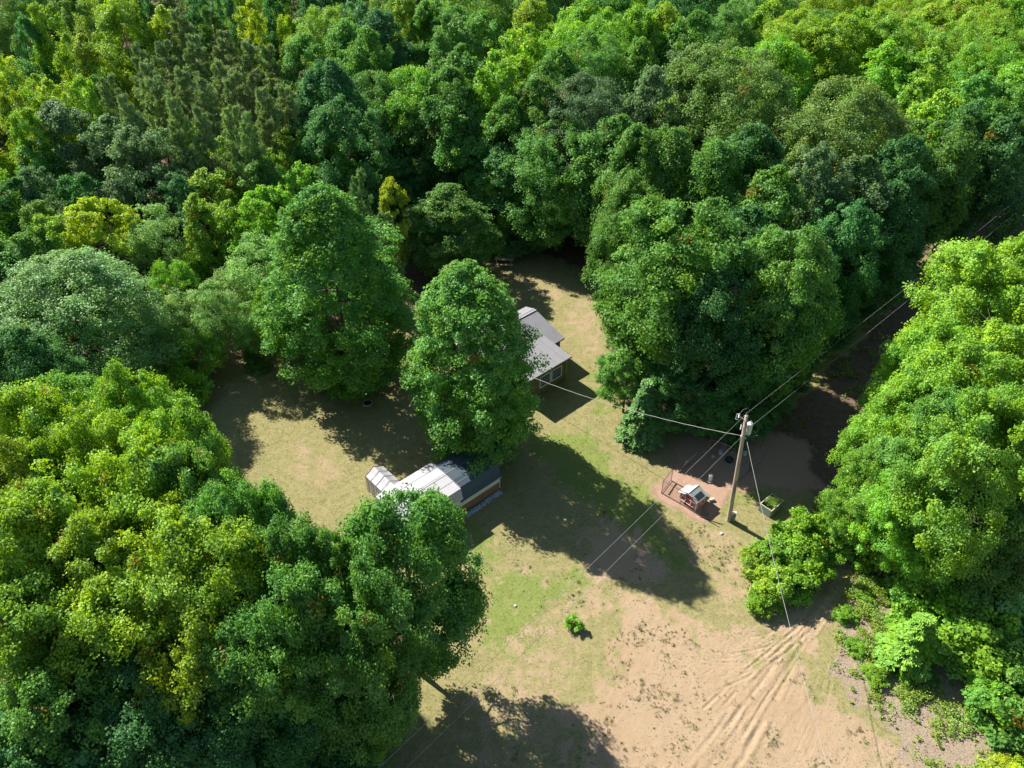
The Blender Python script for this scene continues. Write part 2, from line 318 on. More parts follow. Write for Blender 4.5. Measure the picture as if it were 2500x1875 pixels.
def broad(name, kind, R0, H, zb, nclump, per, lsize, rc=1.0, seed=0, bunch=.82, rough=.17, inner=.12, layered=.5, droop=.25, bark='bark', mat='leaf', limbs=16, trunk_r=.22, sparse=1.0):
    global rng
    rng = np.random.default_rng(seed); rnd = random.Random(seed)
    # crown lobes: a few big limbs push the outline out, others leave bays
    nl = 15; lt = rng.uniform(0, 1, nl); lth = rng.uniform(0, 2*np.pi, nl); la = rng.choice([1, 1, -1], nl)*rng.uniform(.4, 1, nl)*rough*1.6
    t_ = rng.uniform(0, 1, nclump*4); pk = prof(kind, t_)+.12; keep = rng.uniform(0, 1.12, len(t_)) < pk; t_ = t_[keep][:nclump]; nclump = len(t_)
    th = rng.uniform(0, 2*np.pi, nclump); rad = prof(kind, t_)
    bump = np.zeros(nclump)
    for k in range(nl):
        dt = (t_-lt[k])/.16; dth = (np.angle(np.exp(1j*(th-lth[k]))))/.55; bump += la[k]*np.exp(-dt*dt-dth*dth)
    # twigs gather into bunches with bays of shade between them
    nb = max(14, int(nclump*.085)); bt = rng.uniform(0, 1, nb*4); bt = bt[rng.uniform(0, 1.12, len(bt)) < prof(kind, bt)+.12][:nb]; nb = len(bt); bth = rng.uniform(0, 2*np.pi, nb); bo = rng.normal(.02, .075, nb)
    bk = rng.integers(0, nb, nclump); g_ = rng.random(nclump) < bunch; sp = 1.0/np.maximum(prof(kind, bt), .25)
    t_ = np.where(g_, np.clip(bt[bk]+rng.normal(0, .042, nclump), 0, 1), t_); th = np.where(g_, bth[bk]+rng.normal(0, .17, nclump)*sp[bk], th); rad = prof(kind, t_)
    rho = 1.04+np.where(g_, bo[bk]+.05, -.06)-np.abs(rng.normal(0, .17, nclump)); ins = rng.random(nclump) < inner; rho[ins] = rng.uniform(.3, .8, ins.sum())
    rho = np.minimum(rho, 1.12); bump = np.clip(bump, -.3, .16)
    rr_ = R0*rad*(1+bump)*rho*(1-rc/R0*.45); topz = H-rc*.35
    cz = zb+rc*.4+t_*(topz-zb-rc*.4)+bump*.5
    out = np.stack([np.cos(th), np.sin(th), np.zeros(nclump)], 1); cen = out*rr_[:, None]; cen[:, 2] = cz
    up = np.array([0, 0, 1.0]); cn = unit(out*(.35+.6*(1-t_))[:, None]+up*(.45+.8*t_)[:, None]+rng.normal(0, .25, (nclump, 3)))
    crs = rc*rng.uniform(.55, 1.25, nclump)*(.75+.35*rad)
    cid = np.repeat(np.arange(nclump), per); n = len(cid)
    d = unit(rng.normal(size=(n, 3))); rr2 = rng.uniform(.35, 1, n)**.5
    loc = d*rr2[:, None]; loc -= cn[cid]*(loc*cn[cid]).sum(1, keepdims=True)*(1-layered)       # flattened along the clump's facing
    loc += cn[cid]*.12*np.sign((d*cn[cid]).sum(1, keepdims=True))
    # each clump is itself a bunch of twigs
    tw = unit(rng.normal(size=(nclump, 7, 3)))*.55; ti = rng.integers(0, 7, n); loc = loc*.55+tw[cid, ti]*np.array([1, 1, .7])
    Pt = cen[cid]+loc*crs[cid][:, None]
    N_ = unit(cn[cid]*.55+unit(loc)*.45+up*.35+rng.normal(0, .55, (n, 3)))
    if sparse < 1: k = rng.random(n) < sparse; Pt, N_, cid = Pt[k], N_[k], cid[k]; n = len(cid)
    ctint = rng.normal(.45, .13, nclump); tint = np.clip(ctint[cid]+rng.normal(0, .13, n), 0, .9)
    au = (rng.random(nclump) < .006)[cid] & (rng.random(n) < .5); tint[au] = 1
    V = leaves(Pt, N_, lsize, 1.05, droop); V[:, 2] = np.maximum(V[:, 2], .05)
    cm = quadmesh(name+'_crown', V, M[mat], tint)
    tm = trunk_mb(H, R0, rnd, limbs, zb, kind, trunk_r).mesh(name+'_trunk', M[bark], True)
    return cm, tm, R0, H
def pine(name, R0, H, seed, zb=4.0, dens=1.0, needle=.30, col_bark='pine_bark'):
    """open red-pine habit: whorled limbs turning up at the ends, needle tufts along the outer half"""
    global rng
    rng = np.random.default_rng(seed); rnd = random.Random(seed); mb = MB()
    mb.tube([(0, 0, H*i/8*.99) for i in range(9)], [.2*(1-.93*i/8) for i in range(9)], 7); pts, nrm, br = [], [], []
    z = zb
    while z < H-.3:
        q = (z-zb)/(H-zb); L = R0*(1-q)**.62*rnd.uniform(.6, 1.15)+.25
        for k in range(rnd.choice((4, 5, 6))):
            th = rnd.uniform(0, 6.28); l = L*rnd.uniform(.7, 1.1); u = Vector((math.cos(th), math.sin(th), 0))
            p = [Vector((0, 0, z)), u*l*.5+Vector((0, 0, z+.05*l-.15*(1-q))), u*l+Vector((0, 0, z+.30*l))]
            mb.tube(p, [.045*(1-q*.5), .03, .01], 4, caps=False)
            if (q < .30 and rnd.random() < .7) or rnd.random() < .16: continue        # bare dead limbs, most of them low down
            for j in range(int(24*dens*max(l, .8)/2+5)):
                f = rnd.uniform(.3, 1.03); c = p[0].lerp(p[1], f*2) if f < .5 else p[1].lerp(p[2], f*2-1)
                s = (f-.25)*.55*l; side = Vector((-u.y, u.x, 0))*rnd.uniform(-s, s)*.8; pts.append(tuple(c+side+Vector((0, 0, rnd.uniform(-.12, .38))))); br.append(tuple((u+Vector((0, 0, .45))).normalized()))
        z += rnd.uniform(.30, .75)
    pts = np.array(pts); br = np.array(br); per = 13; n = len(pts)*per; cid = np.repeat(np.arange(len(pts)), per)
    d = unit(rng.normal(size=(n, 3))*.8+br[cid]*1.15); a = d; b = unit(np.cross(d, rng.normal(size=(n, 3)))); s = needle*rng.uniform(.7, 1.2, n)[:, None]; w_ = .05
    V = np.stack([pts[cid]-b*w_, pts[cid]+b*w_, pts[cid]+a*s+b*w_*.3, pts[cid]+a*s-b*w_*.3], 1).reshape(-1, 3)
    tint = np.clip(rng.normal(.45, .15, len(pts))[cid]+rng.normal(0, .12, n), 0, .9)
    return quadmesh(name+'_crown', V, M['needle'], tint), mb.mesh(name+'_trunk', M[col_bark], True), R0, H
def spruce(name, R0, H, seed, zb=.3):
    global rng
    rng = np.random.default_rng(seed); rnd = random.Random(seed); mb = MB()
    mb.tube([(0, 0, H*i/6*.98) for i in range(7)], [.11*H/6*(1-.93*i/6) for i in range(7)], 6); pts, us = [], []
    z = zb; g = 0
    while z < H-.1:
        q = (z-zb)/(H-zb); L = R0*(1-q)**.85*rnd.uniform(.8, 1.12)+.08
        for k in range(11):
            th = rnd.uniform(0, 6.28); u = Vector((math.cos(th), math.sin(th), 0)); l = L*rnd.uniform(.75, 1.1)
            p = [Vector((0, 0, z)), u*l*.55+Vector((0, 0, z-.06*l)), u*l+Vector((0, 0, z-.26*l))]; mb.tube(p, [.02, .014, .006], 3, caps=False)
            m_ = int(26*max(l/R0, .25)*(R0/1.8)+4)
            for j in range(m_):
                f = rnd.uniform(.1, 1.0)**.8; c = p[0].lerp(p[1], f*2) if f < .5 else p[1].lerp(p[2], f*2-1)
                s = (1.08-f)*.42*l; k_ = rnd.uniform(-s, s); pts.append(tuple(c+Vector((-u.y, u.x, 0))*k_+Vector((0, 0, -.12*abs(k_))))); us.append(tuple((u+Vector((-u.y, u.x, 0))*(1.2*k_/max(s, .05))+Vector((0, 0, -.25))).normalized()))
        z += H*.05*rnd.uniform(.8, 1.2)
    pts = np.array(pts); us = np.array(us); per = 5; cid = np.repeat(np.arange(len(pts)), per); n = len(cid)
    a = unit(us[cid]+rng.normal(0, .28, (n, 3))); up = np.array([0, 0, 1.]); b = unit(np.cross(a, unit(up+rng.normal(0, .35, (n, 3))))); s = (.24*R0/1.8*rng.uniform(.6, 1.2, n))[:, None]
    Pq = pts[cid]+rng.normal(0, .03, (n, 3)); w_ = .055*R0/1.8
    V = np.stack([Pq-b*w_, Pq+b*w_, Pq+a*s+b*w_*.4, Pq+a*s-b*w_*.4], 1).reshape(-1, 3); V[:, 2] = np.maximum(V[:, 2], .03)
    return quadmesh(name+'_crown', V, M['needle'], np.clip(rng.normal(.5, .2, n), 0, .9)), mb.mesh(name+'_trunk', M['pine_bark'], True), R0, H
def bare(H, seed, spread=.55, levels=4, lean=(0, 0), r0=.12, n0=4):
    rnd = random.Random(seed); mb = MB()
    def grow(p, d, L, r, lv):
        q = [p]
        for i in range(4): d = (d+Vector((rnd.uniform(-.22, .22), rnd.uniform(-.22, .22), rnd.uniform(-.1, .16)))).normalized(); q.append(q[-1]+d*L/4)
        mb.tube(q, [r*(1-.55*i/4) for i in range(5)], 5 if lv > 1 else 3, caps=False)
        if lv == 0: return
        for k in range(n0):
            s = q[rnd.randint(1, 4)]; dd = (d*.7+Vector((rnd.uniform(-1, 1), rnd.uniform(-1, 1), rnd.uniform(-.3, .8)))*spread).normalized(); grow(s, dd, L*rnd.uniform(.45, .72), r*.45, lv-1)
    grow(Vector((0, 0, 0)), Vector((lean[0], lean[1], 1)).normalized(), H*.6, r0, levels)
    return mb

V_ = {}
V_['maple'] = [broad('maple_a', 'maple', 5, 17, 1.4, 540, 135, .205, 1.05, 1, rough=.26), broad('maple_b', 'maple', 5, 17, 1.4, 580, 125, .205, 1.0, 2, rough=.30), broad('maple_c', 'maple', 5, 17, 2.0, 480, 145, .21, 1.15, 3, rough=.34), broad('maple_d', 'tall', 5, 17, 3, 500, 130, .21, 1.1, 4, rough=.32)]
V_['near'] = [broad('near_a', 'maple', 5, 17, 3.5, 520, 200, .175, 1.1, 21, rough=.34, inner=.2), broad('near_b', 'round', 5, 17, 4.5, 500, 200, .175, 1.15, 22, rough=.38, inner=.2), broad('near_c', 'tall', 5, 17, 3.0, 520, 200, .17, 1.05, 23, rough=.34, inner=.2)]
V_['fine'] = [broad('fine_a', 'maple', 5, 17, .7, 800, 165, .165, .9, 31, rough=.12, inner=.16, bunch=.5), broad('fine_b', 'maple', 5, 17, .5, 850, 160, .165, .9, 32, rough=.12, inner=.16, bunch=.5)]
V_['round'] = [broad('round_a', 'round', 5, 12, 1.5, 440, 125, .20, 1.0, 5, rough=.32), broad('round_b', 'round', 5, 12, 1.0, 440, 120, .20, .9, 6, rough=.36, layered=.3)]
V_['round17'] = [broad('broad_a', 'round', 4.2, 17, 4.5, 430, 110, .19, 1.0, 61, rough=.32, droop=.1), broad('broad_b', 'maple', 4.2, 17, 3.5, 430, 110, .19, .95, 62, rough=.36, droop=.1), broad('broad_c', 'round', 4.2, 17, 5.5, 400, 115, .19, 1.05, 63, rough=.4, droop=.05, layered=.35)]
V_['big'] = [broad('big_a', 'round', 6.6, 19, 3.5, 950, 130, .165, 1.1, 64, rough=.3, droop=.1, mat='sheen', trunk_r=.3, limbs=22), broad('big_b', 'maple', 6.6, 19, 2.5, 950, 130, .165, 1.1, 65, rough=.3, droop=.1, mat='sheen', trunk_r=.3, limbs=22)]
V_['slim'] = [broad('slim_a', 'round', 2.6, 12, 2.0, 270, 95, .165, .72, 71, rough=.34, droop=.08, trunk_r=.13), broad('slim_b', 'maple', 2.6, 12, 1.6, 270, 95, .165, .72, 72, rough=.36, droop=.08, trunk_r=.13), broad('slim_c', 'tall', 2.6, 12, 2.4, 260, 95, .165, .75, 73, rough=.42, droop=.08, trunk_r=.12, layered=.35)]
V_['sapling'] = [broad('sapling_a', 'bush', .42, .95, .02, 60, 34, .085, .17, 81, rough=.4, inner=.3, trunk_r=.012, limbs=6, droop=-.3)]
V_['tall'] = [broad('tall_a', 'tall', 3.2, 15, 3.0, 300, 110, .20, .8, 7, rough=.3, droop=.08, trunk_r=.15), broad('tall_b', 'tall', 3.2, 15, 2.0, 300, 110, .20, .85, 8, rough=.35, droop=.08, trunk_r=.15)]
V_['aspen'] = [broad('aspen_a', 'tall', 3.2, 11, 2.6, 330, 80, .13, .75, 9, rough=.3, inner=.3, sparse=.95, bark='bark', trunk_r=.10, limbs=24), broad('aspen_b', 'round', 3.2, 9, 1.6, 300, 80, .13, .75, 10, rough=.3, inner=.3, bark='grey_bark', trunk_r=.09, limbs=24)]
V_['bush'] = [broad('bush_a', 'bush', 2, 3, .1, 170, 75, .16, .55, 12, rough=.35, inner=.25, trunk_r=.05, limbs=10), broad('bush_b', 'bush', 2, 3, .1, 160, 75, .17, .6, 13, rough=.4, inner=.25, trunk_r=.05, limbs=10), broad('bush_c', 'maple', 2, 3.6, .1, 170, 75, .18, .6, 14, rough=.4, trunk_r=.05, limbs=10)]
V_['oak'] = [broad('oak_a', 'round', 5, 14, 2.2, 400, 90, .22, 1.0, 15, rough=.28, layered=.35, mat='sheen'), broad('oak_b', 'maple', 5, 14, 2.0, 420, 90, .22, .95, 16, rough=.28, layered=.35, mat='sheen')]
V_['pine'] = [pine('pine_a', 2.9, 16, 41, needle=.36), pine('pine_b', 2.7, 16, 42, zb=5.5, needle=.34), pine('pine_c', 3.2, 16, 43, zb=3.0, needle=.38)]
V_['softpine'] = [pine('softpine', 2.6, 13, 44, zb=1.5, dens=1.5, needle=.30)]
V_['spruce'] = [spruce('spruce_a', 1.8, 6, 51), spruce('spruce_b', 1.8, 6, 52)]
WORD = {'sapling': 'sapling', 'big': 'broadleaf_tree', 'maple': 'maple_tree', 'near': 'maple_tree', 'fine': 'maple_tree', 'round': 'broadleaf_tree', 'tall': 'broadleaf_tree', 'aspen': 'aspen_tree', 'bush': 'shrub', 'oak': 'oak_tree', 'pine': 'pine_tree', 'softpine': 'pine_tree', 'spruce': 'spruce_tree'}
CAT = {'bush': 'shrub'}
COL = {'Y': ((.250, .410, .030), 'bright yellow-green'), 'L': ((.34, .46, .030), 'vivid lime-yellow'), 'M': ((.125, .290, .046), 'mid-green'), 'D': ((.075, .215, .052), 'dark green'),
       'G': ((.135, .245, .085), 'grey-green'), 'B': ((.095, .240, .080), 'bluish green'), 'W': ((.200, .400, .110), 'pale silvery green'), 'P': ((.27, .375, .115), 'olive-green'), 'S': ((.230, .410, .105), 'pale grey-green'), 'N': ((.195, .395, .034), 'fresh green'), 'R': ((.150, .285, .048), 'dull olive'), 'C': ((.150, .30, .075), 'soft green')}
TREES = []   # (x, y, radius, height, kind, colour letter, row, custom label, flags)
def plant(x, y, rad, H, kind, c, row, label=None, far=False):
    TREES.append(dict(x=x, y=y, r=rad, h=H, kind=kind, c=c, row=row, label=label, far=far))
def place(px, py, wpx, kind, H):
    y0 = U(px, py, H).y; sl = U(px, py, H).x/y0; lo, hi = y0-12, y0+2
    for _ in range(26):
        y = (lo+hi)/2; x = y*sl; rad = wpx*.475*PX(x, y, H*.6)[2]/FPX
        if outline_top(x, y, rad, H, kind) > py: lo = y
        else: hi = y
    return x, y, rad
def outline_top(x, y, rad, H, kind):
    """photo row of the highest point of a crown standing at x, y"""
    k = {'near': 'maple', 'fine': 'maple', 'aspen': 'tall', 'oak': 'round', 'big': 'round', 'sapling': 'bush', 'pine': 'cone', 'softpine': 'cone', 'spruce': 'cone'}.get(kind, kind); zb = H*.14; best = 1e9
    for t_ in (.3, .45, .6, .7, .8, .88, .94, .98, 1.0):
        best = min(best, PX(x, y+rad*.92*float(prof(k, np.array(t_)))*(y/math.hypot(x, y)), zb+t_*(H-zb))[1])
    return best
SUNNY = [U(a, b) for a, b in [(x_, y_) for x_ in range(1310, 1480, 40) for y_ in range(710, 890, 40)]+[(x_, y_) for x_ in range(570, 861, 70) for y_ in range(1020, 1231, 60)]+[(x_, y_) for x_ in range(1650, 1850, 45) for y_ in (1190, 1225)]+[(1430, 950), (1500, 980), (1500, 1060), (1560, 1120), (1420, 900), (1231, 643), (1240, 660), (1780, 1230), (1840, 1240), (1250, 700)]]
SX, SY = np.array([p.x for p in SUNNY]), np.array([p.y for p in SUNNY])
def shades(x, y, r, h, kind):
    """would this crown throw its shadow on ground that lies in the sun"""
    k = {'near': 'maple', 'fine': 'maple', 'aspen': 'tall', 'oak': 'round', 'big': 'round', 'sapling': 'bush', 'pine': 'cone', 'softpine': 'cone', 'spruce': 'cone'}.get(kind, kind)
    dx, dy = x-SX, y-SY; ca, sa = math.cos(SUN_AZ), math.sin(SUN_AZ); al = dx*ca+dy*sa; la = np.abs(-dx*sa+dy*ca); ok = (la < r) & (al > 0)
    if not ok.any(): return 0
    al, la = al[ok], la[ok]; n = 0
    for f in np.linspace(-1, 1, 9):
        sg = al+f*r; z = sg*math.tan(SUN_EL); t_ = (z-h*.12)/(h*.88); d = np.hypot(la, f*r)
        n = n+((t_ > 0) & (t_ < 1) & (d < r*.9*prof(k, t_)))
    return int((n > 0).sum())
def T(px, py, wpx, kind, c, H, row, label=None, base=None):
    """a tree whose crown outline tops out at photo pixel px, py and is wpx wide; base = photo row of its foot, when visible"""
    if base is None and not label and H > 5:
        for _ in range(16):
            x, y, rad = place(px, py, wpx, kind, H)
            if shades(x, y, rad, H, kind) < 1 or H < 5: break
            H -= .6
    elif base is None:
        x, y, rad = place(px, py, wpx, kind, H)
    elif 0:
        lo, hi = 1.0, 1.0; p = U(px, py, H); y0 = p.y; sl = p.x/p.y; lo, hi = y0-12, y0+2
        for _ in range(30):
            y = (lo+hi)/2; x = y*sl; dep = PX(x, y, H*.6)[2]; rad = wpx*.475*dep/FPX
            if outline_top(x, y, rad, H, kind) > py: lo = y
            else: hi = y
    if base is not None:
        y = U(px, base, 0).y; lo, hi = .5, 30
        for _ in range(30):
            H = (lo+hi)/2; q = U(px, (py+base)/2, 0); dep = PX(0, y, H*.6)[2]; x = (px-1250)/FPX*PX(0, y, H*.8)[2]; rad = wpx*.475*dep/FPX
            if outline_top(x, y, rad, H, kind) > py: lo = H
            else: hi = H
    plant(x, y, rad, H, kind, c, row, label)
def rowof(row, kind, c, H, items):
    for it in items: T(it[0], it[1], it[2], it[4] if len(it) > 4 else kind, it[3] if len(it) > 3 else c, (it[5] if len(it) > 5 else H), row)
NTH = 'first second third fourth fifth sixth seventh eighth ninth tenth eleventh twelfth thirteenth fourteenth fifteenth sixteenth seventeenth eighteenth nineteenth twentieth'.split()
NTH += ['twenty-'+k for k in NTH[:9]]+['thirtieth']+['thirty-'+k for k in NTH[:9]]

# ---- landmark trees, each with a description of its own
T(1148, 633, 350, 'fine', 'M', 17, 'own', 'tall egg-shaped maple standing alone between the green cabin and the trailer', 1100)
T(800, 452, 350, 'fine', 'M', 17.5, 'own', 'huge maple with deep dark right side, left of the lone maple, above the ring planter', 935)
T(1096, 448, 212, 'maple', 'M', 13, 'own', 'dense rounded maple at the clearing edge just left of the picnic table', 668)
T(1367, 300, 262, 'maple', 'M', 19, 'own', 'tall maple with dark hanging skirt directly above the shaded end of the lawn', 612)
T(1655, 478, 330, 'near', 'M', 19, 'own', 'massive maple right of the lawn, its left edge over the grass beside the cabin', 965)
T(1950, 520, 280, 'near', 'M', 18.5, 'own', 'broad maple behind the power pole with sunlit top, second of the big pair')
T(1918, 668, 180, 'maple', 'B', 14, 'own', 'pale bluish domed tree tucked in front of the broad maple behind the pole')
T(1790, 92, 330, 'big', 'R', 20, 'own', 'widest dark domed crown high in the upper right woods with feathery pale rim')
T(2100, 158, 350, 'big', 'R', 20, 'own', 'huge domed olive crown right of the dark feathery one in the upper right woods')
T(968, 1168, 345, 'near', 'M', 17, 'own', 'big maple at lower left leaning over the trailer, shadow falling across the sand')
T(105, 590, 410, 'big', 'W', 13.5, 'own', 'broad silvery-leaved tree at the left photo edge catching white glints')
T(1578, 922, 122, 'spruce', 'C', 6.4, 'own', 'young spruce with drooping bright sprays beside the chicken run', 1075)
T(1402, 1499, 44, 'sapling', 'N', 1.0, 'own', 'single knee-high green sapling alone on the sandy lawn')
T(2268, 1500, 170, 'spruce', 'N', 5.0, 'own', 'feathery bright green conifer among the shrubs right of the driveway')
T(215, 485, 215, 'round', 'L', 11, 'own', 'spreading vivid yellow-green tree above the red dirt track at left')
T(354, 487, 150, 'aspen', 'S', 11, 'own', 'round pale grey-green aspen just right of the spreading vivid yellow tree')
T(612, 555, 190, 'aspen', 'S', 11.5, 'own', 'slender-stemmed pale aspen clump touching the left side of the huge maple')
T(338, 298, 205, 'oak', 'G', 14, 'own', 'largest dark oak left of centre in the upper left, in front of the pines')
T(250, 285, 150, 'oak', 'G', 13.5, 'own', 'grey-leaved oak between the round-topped oak and the largest dark oak')
T(134, 226, 150, 'oak', 'G', 15, 'own', 'round-topped grey oak nearest the small yellow clearing at left edge')
T(873, 412, 95, 'softpine', 'S', 14, 'own', 'wispy pale pine rising right behind the huge maple top')
T(935, 520, 115, 'softpine', 'S', 12, 'own', 'lower wispy pine with drooping pale branches in the dark gap')
T(955, 422, 75, 'tall', 'L', 12, 'own', 'narrow yellow-tipped tree beside the wispy pale pine')
T(1208, 412, 95, 'tall', 'Y', 12, 'own', 'small yellowish tree behind the bare grey branches above the picnic table', 600)
T(1250, 545, 95, 'oak', 'G', 8.5, 'own', 'low greyish tree right over the picnic table', 622)
T(392, -8, 105, 'tall', 'L', 17, 'own', 'vivid lime column tree at the top edge, left one above the pines')
T(602, 8, 88, 'tall', 'L', 17, 'own', 'vivid lime column tree at the top edge, right one above the pines')
T(692, 26, 55, 'tall', 'L', 15, 'own', 'thin lime tree standing against the black gap at the top')

rowof('along the top left edge', 'round', 'Y', 17, [(96, 4, 105), (40, 20, 80, 'D'), (150, 58, 100), (205, 60, 130), (272, -12, 145, 'Y', 'tall'), (170, -30, 90, 'R'), (335, -30, 80, 'D'), (470, -40, 90, 'D'), (530, -40, 90, 'D'), (655, -30, 80, 'D'), (750, -30, 90, 'D')])
rowof('in the bright stand left of the pines', 'round', 'Y', 15, [(8, 130, 105, 'L'), (62, 162, 95), (112, 195, 95), (182, 180, 105), (230, 160, 90, 'M'), (45, 250, 95, 'N'), (5, 205, 90)])
rowof('in the stand of pines', 'pine', 'P', 16, [(430, 28, 115), (505, 18, 115, 'R'), (334, 112, 115), (395, 98, 110), (470, 88, 120), (545, 78, 120), (600, 92, 110), (650, 108, 115), (705, 112, 120), (255, 180, 105), (300, 238, 105), (370, 188, 115), (440, 165, 115), (490, 192, 120), (530, 140, 110), (565, 172, 120), (618, 170, 110), (420, 245, 110), (560, 255, 110), (640, 222, 125), (690, 205, 120), (355, 150, 110), (480, 262, 100), (600, 280, 105), (740, 180, 100)])
rowof('in the top middle woods', 'maple', 'M', 18, [(790, 10, 210, 'N'), (845, 40, 180), (790, 138, 204, 'B'), (880, 62, 180), (860, 5, 132, 'B'), (735, 70, 132), (920, 14, 180, 'B'), (985, -14, 144, 'Y'), (1045, -2, 150), (1110, 30, 144), (1180, 15, 144), (1276, 66, 144, 'Y'), (1230, 128, 156, 'N'), (1140, 90, 156)])
rowof('along the top middle edge', 'maple', 'N', 18, [(1300, -10, 171, 'Y'), (1390, 42, 238), (1490, 25, 244), (1460, 82, 232, 'M'), (1570, 10, 183), (1640, 5, 159, 'Y'), (1700, 20, 183, 'M'), (1570, 90, 171, 'M'), (1600, 160, 183, 'G'), (1675, 112, 146, 'G'), (1355, 110, 171, 'M')])
rowof('on the slope below the top middle', 'maple', 'M', 17, [(1003, 148, 232, 'N'), (1090, 160, 207), (905, 160, 214), (830, 220, 207, 'D'), (945, 240, 183, 'D'), (1035, 255, 183), (1125, 250, 159), (1160, 312, 152, 'M', 'maple', 15), (1240, 235, 183), (1320, 178, 183), (1435, 186, 244, 'G'), (1080, 352, 159, 'D', 'maple', 8.5), (1000, 345, 159, 'D', 'maple', 11), (1500, 260, 183), (1565, 300, 195), (1570, 410, 207, 'M', 'near', 17), (1160, 400, 134, 'D', 'maple', 7.5), (1250, 335, 159, 'D', 'maple', 12.5), (1290, 470, 122, 'D', 'maple', 7)])
rowof('in the bright upper right woods', 'round', 'Y', 17, [(1800, -5, 180, 'M'), (1885, -5, 162), (1960, 20, 186), (2045, 34, 174), (2130, 5, 174), (2210, 24, 210, 'N'), (2290, 4, 168), (2350, 50, 210, 'N'), (2430, 14, 180), (2495, 50, 168, 'N'), (2442, 92, 222, 'N'), (2190, 92, 180, 'N'), (2272, 108, 192, 'N'), (2325, 186, 168, 'Y'), (1925, 85, 168, 'N'), (2395, 165, 168, 'M'), (2478, 190, 180, 'M'), (2540, 140, 180, 'N')])
rowof('left of the shaded lane', 'maple', 'M', 17, [(1640, 300, 213), (1760, 330, 213, 'M'), (1850, 300, 224, 'D'), (1915, 390, 190), (2000, 345, 146, 'G'), (2115, 362, 196, 'G'), (2225, 320, 213, 'D'), (2330, 262, 202, 'M'), (2420, 232, 190, 'D'), (2500, 262, 168, 'D'), (2080, 470, 224, 'D', 'maple', 15), (2190, 440, 202, 'D', 'maple', 14), (2290, 380, 168, 'D', 'maple', 12), (1790, 620, 246, 'D', 'near', 16), (1830, 480, 202, 'D', 'maple', 17)])
rowof('low under the big lane maples', 'maple', 'D', 8, [(1740, 850, 180), (1860, 850, 160), (1945, 770, 150), (2030, 690, 150), (2110, 610, 140), (1650, 870, 160), (1840, 930, 140, 'D', 'bush', 5), (1540, 840, 140, 'M', 'maple', 7), (2200, 530, 130), (1730, 930, 130, 'D', 'bush', 5)])
rowof('between the oaks and the huge maple', 'round', 'Y', 12, [(500, 382, 151), (533, 308, 130), (455, 286, 103), (610, 374, 151, 'M'), (642, 458, 194, 'N'), (712, 392, 140, 'N'), (480, 452, 130), (562, 462, 135), (715, 302, 130), (755, 310, 108, 'M'), (800, 338, 140, 'N'), (880, 308, 135, 'M'), (580, 322, 81, 'M'), (940, 368, 130, 'M', 'round', 9), (665, 340, 108), (412, 420, 119, 'D'), (985, 440, 97, 'D', 'round', 7)])
rowof('at left edge above the dirt track', 'round', 'M', 12, [(70, 328, 130), (15, 420, 120, 'D'), (75, 400, 110, 'G'), (75, 478, 110, 'R'), (45, 540, 140), (112, 520, 135, 'Y'), (170, 410, 110, 'D'), (255, 420, 120, 'G', 'oak', 11), (400, 400, 120, 'G', 'oak', 11), (310, 400, 110, 'D', 'oak', 10)])
rowof('around the dirt track', 'aspen', 'N', 8.5, [(480, 556, 125, 'N'), (402, 635, 120), (440, 715, 150, 'S'), (515, 690, 140, 'S'), (560, 640, 130, 'S'), (470, 800, 130, 'N', 'aspen', 7), (395, 780, 110, 'S', 'aspen', 6), (420, 880, 130, 'N', 'bush', 4), (650, 700, 110, 'N', 'aspen', 8), (300, 600, 110, 'G', 'aspen', 7), (600, 730, 100, 'S', 'aspen', 7)])
rowof('beside the red dirt track', 'bush', 'R', 2.5, [(270, 720, 80), (325, 740, 70, 'M'), (335, 800, 95, 'S', 'spruce', 4), (370, 850, 100, 'N'), (600, 800, 70, 'R'), (240, 800, 90, 'M', 'bush', 3), (620, 862, 60, 'M', 'bush', 1.5), (180, 720, 100, 'M')])
rowof('in the tall lower left woods', 'near', 'Y', 17, [(295, 862, 240, 'N'), (50, 950, 300, 'Y'), (180, 975, 260), (390, 985, 230, 'N'), (-60, 1060, 300), (300, 1060, 300), (120, 1120, 320), (440, 1100, 260, 'M'), (555, 1150, 240, 'M'), (680, 1265, 260, 'M'), (790, 1290, 220, 'M'), (-20, 1230, 340), (190, 1260, 360), (370, 1240, 320), (540, 1290, 320), (690, 1390, 300, 'M'), (830, 1400, 280, 'M')])
rowof('in the lower left corner woods', 'near', 'N', 15, [(40, 1420, 370), (250, 1420, 370, 'Y'), (430, 1440, 340, 'Y'), (600, 1480, 320, 'M'), (730, 1500, 280, 'M', 'near', 13), (110, 1590, 380, 'M', 'near', 13), (330, 1600, 380, 'D', 'near', 12), (520, 1620, 340, 'D', 'near', 11), (680, 1650, 300, 'D', 'near', 10), (810, 1640, 230, 'D', 'near', 9), (0, 1740, 380, 'D', 'near', 11), (210, 1770, 380, 'D', 'near', 10), (430, 1780, 360, 'D', 'near', 9), (620, 1800, 300, 'D', 'near', 8), (760, 1790, 240, 'D', 'near', 7), (900, 1700, 110, 'R', 'bush', 2.2), (860, 1810, 130, 'R', 'bush', 2.2)])  # lowest crowns take the dark leaf colour to stand in for shade
rowof('in the tall right-hand woods', 'near', 'N', 17, [(2455, 592, 270, 'Y'), (2550, 560, 240), (2335, 750, 240, 'N', 'near', 15.5), (2420, 800, 280, 'N'), (2530, 760, 280, 'Y'), (2250, 925, 215, 'N', 'near', 13.5), (2345, 960, 250, 'M', 'near', 15), (2450, 980, 280, 'N'), (2560, 930, 260, 'N'), (2165, 1088, 170, 'N', 'near', 10), (2270, 1130, 210, 'N', 'near', 11), (2350, 1160, 250, 'N', 'near', 10), (2480, 1150, 270, 'M', 'near', 11.5)])
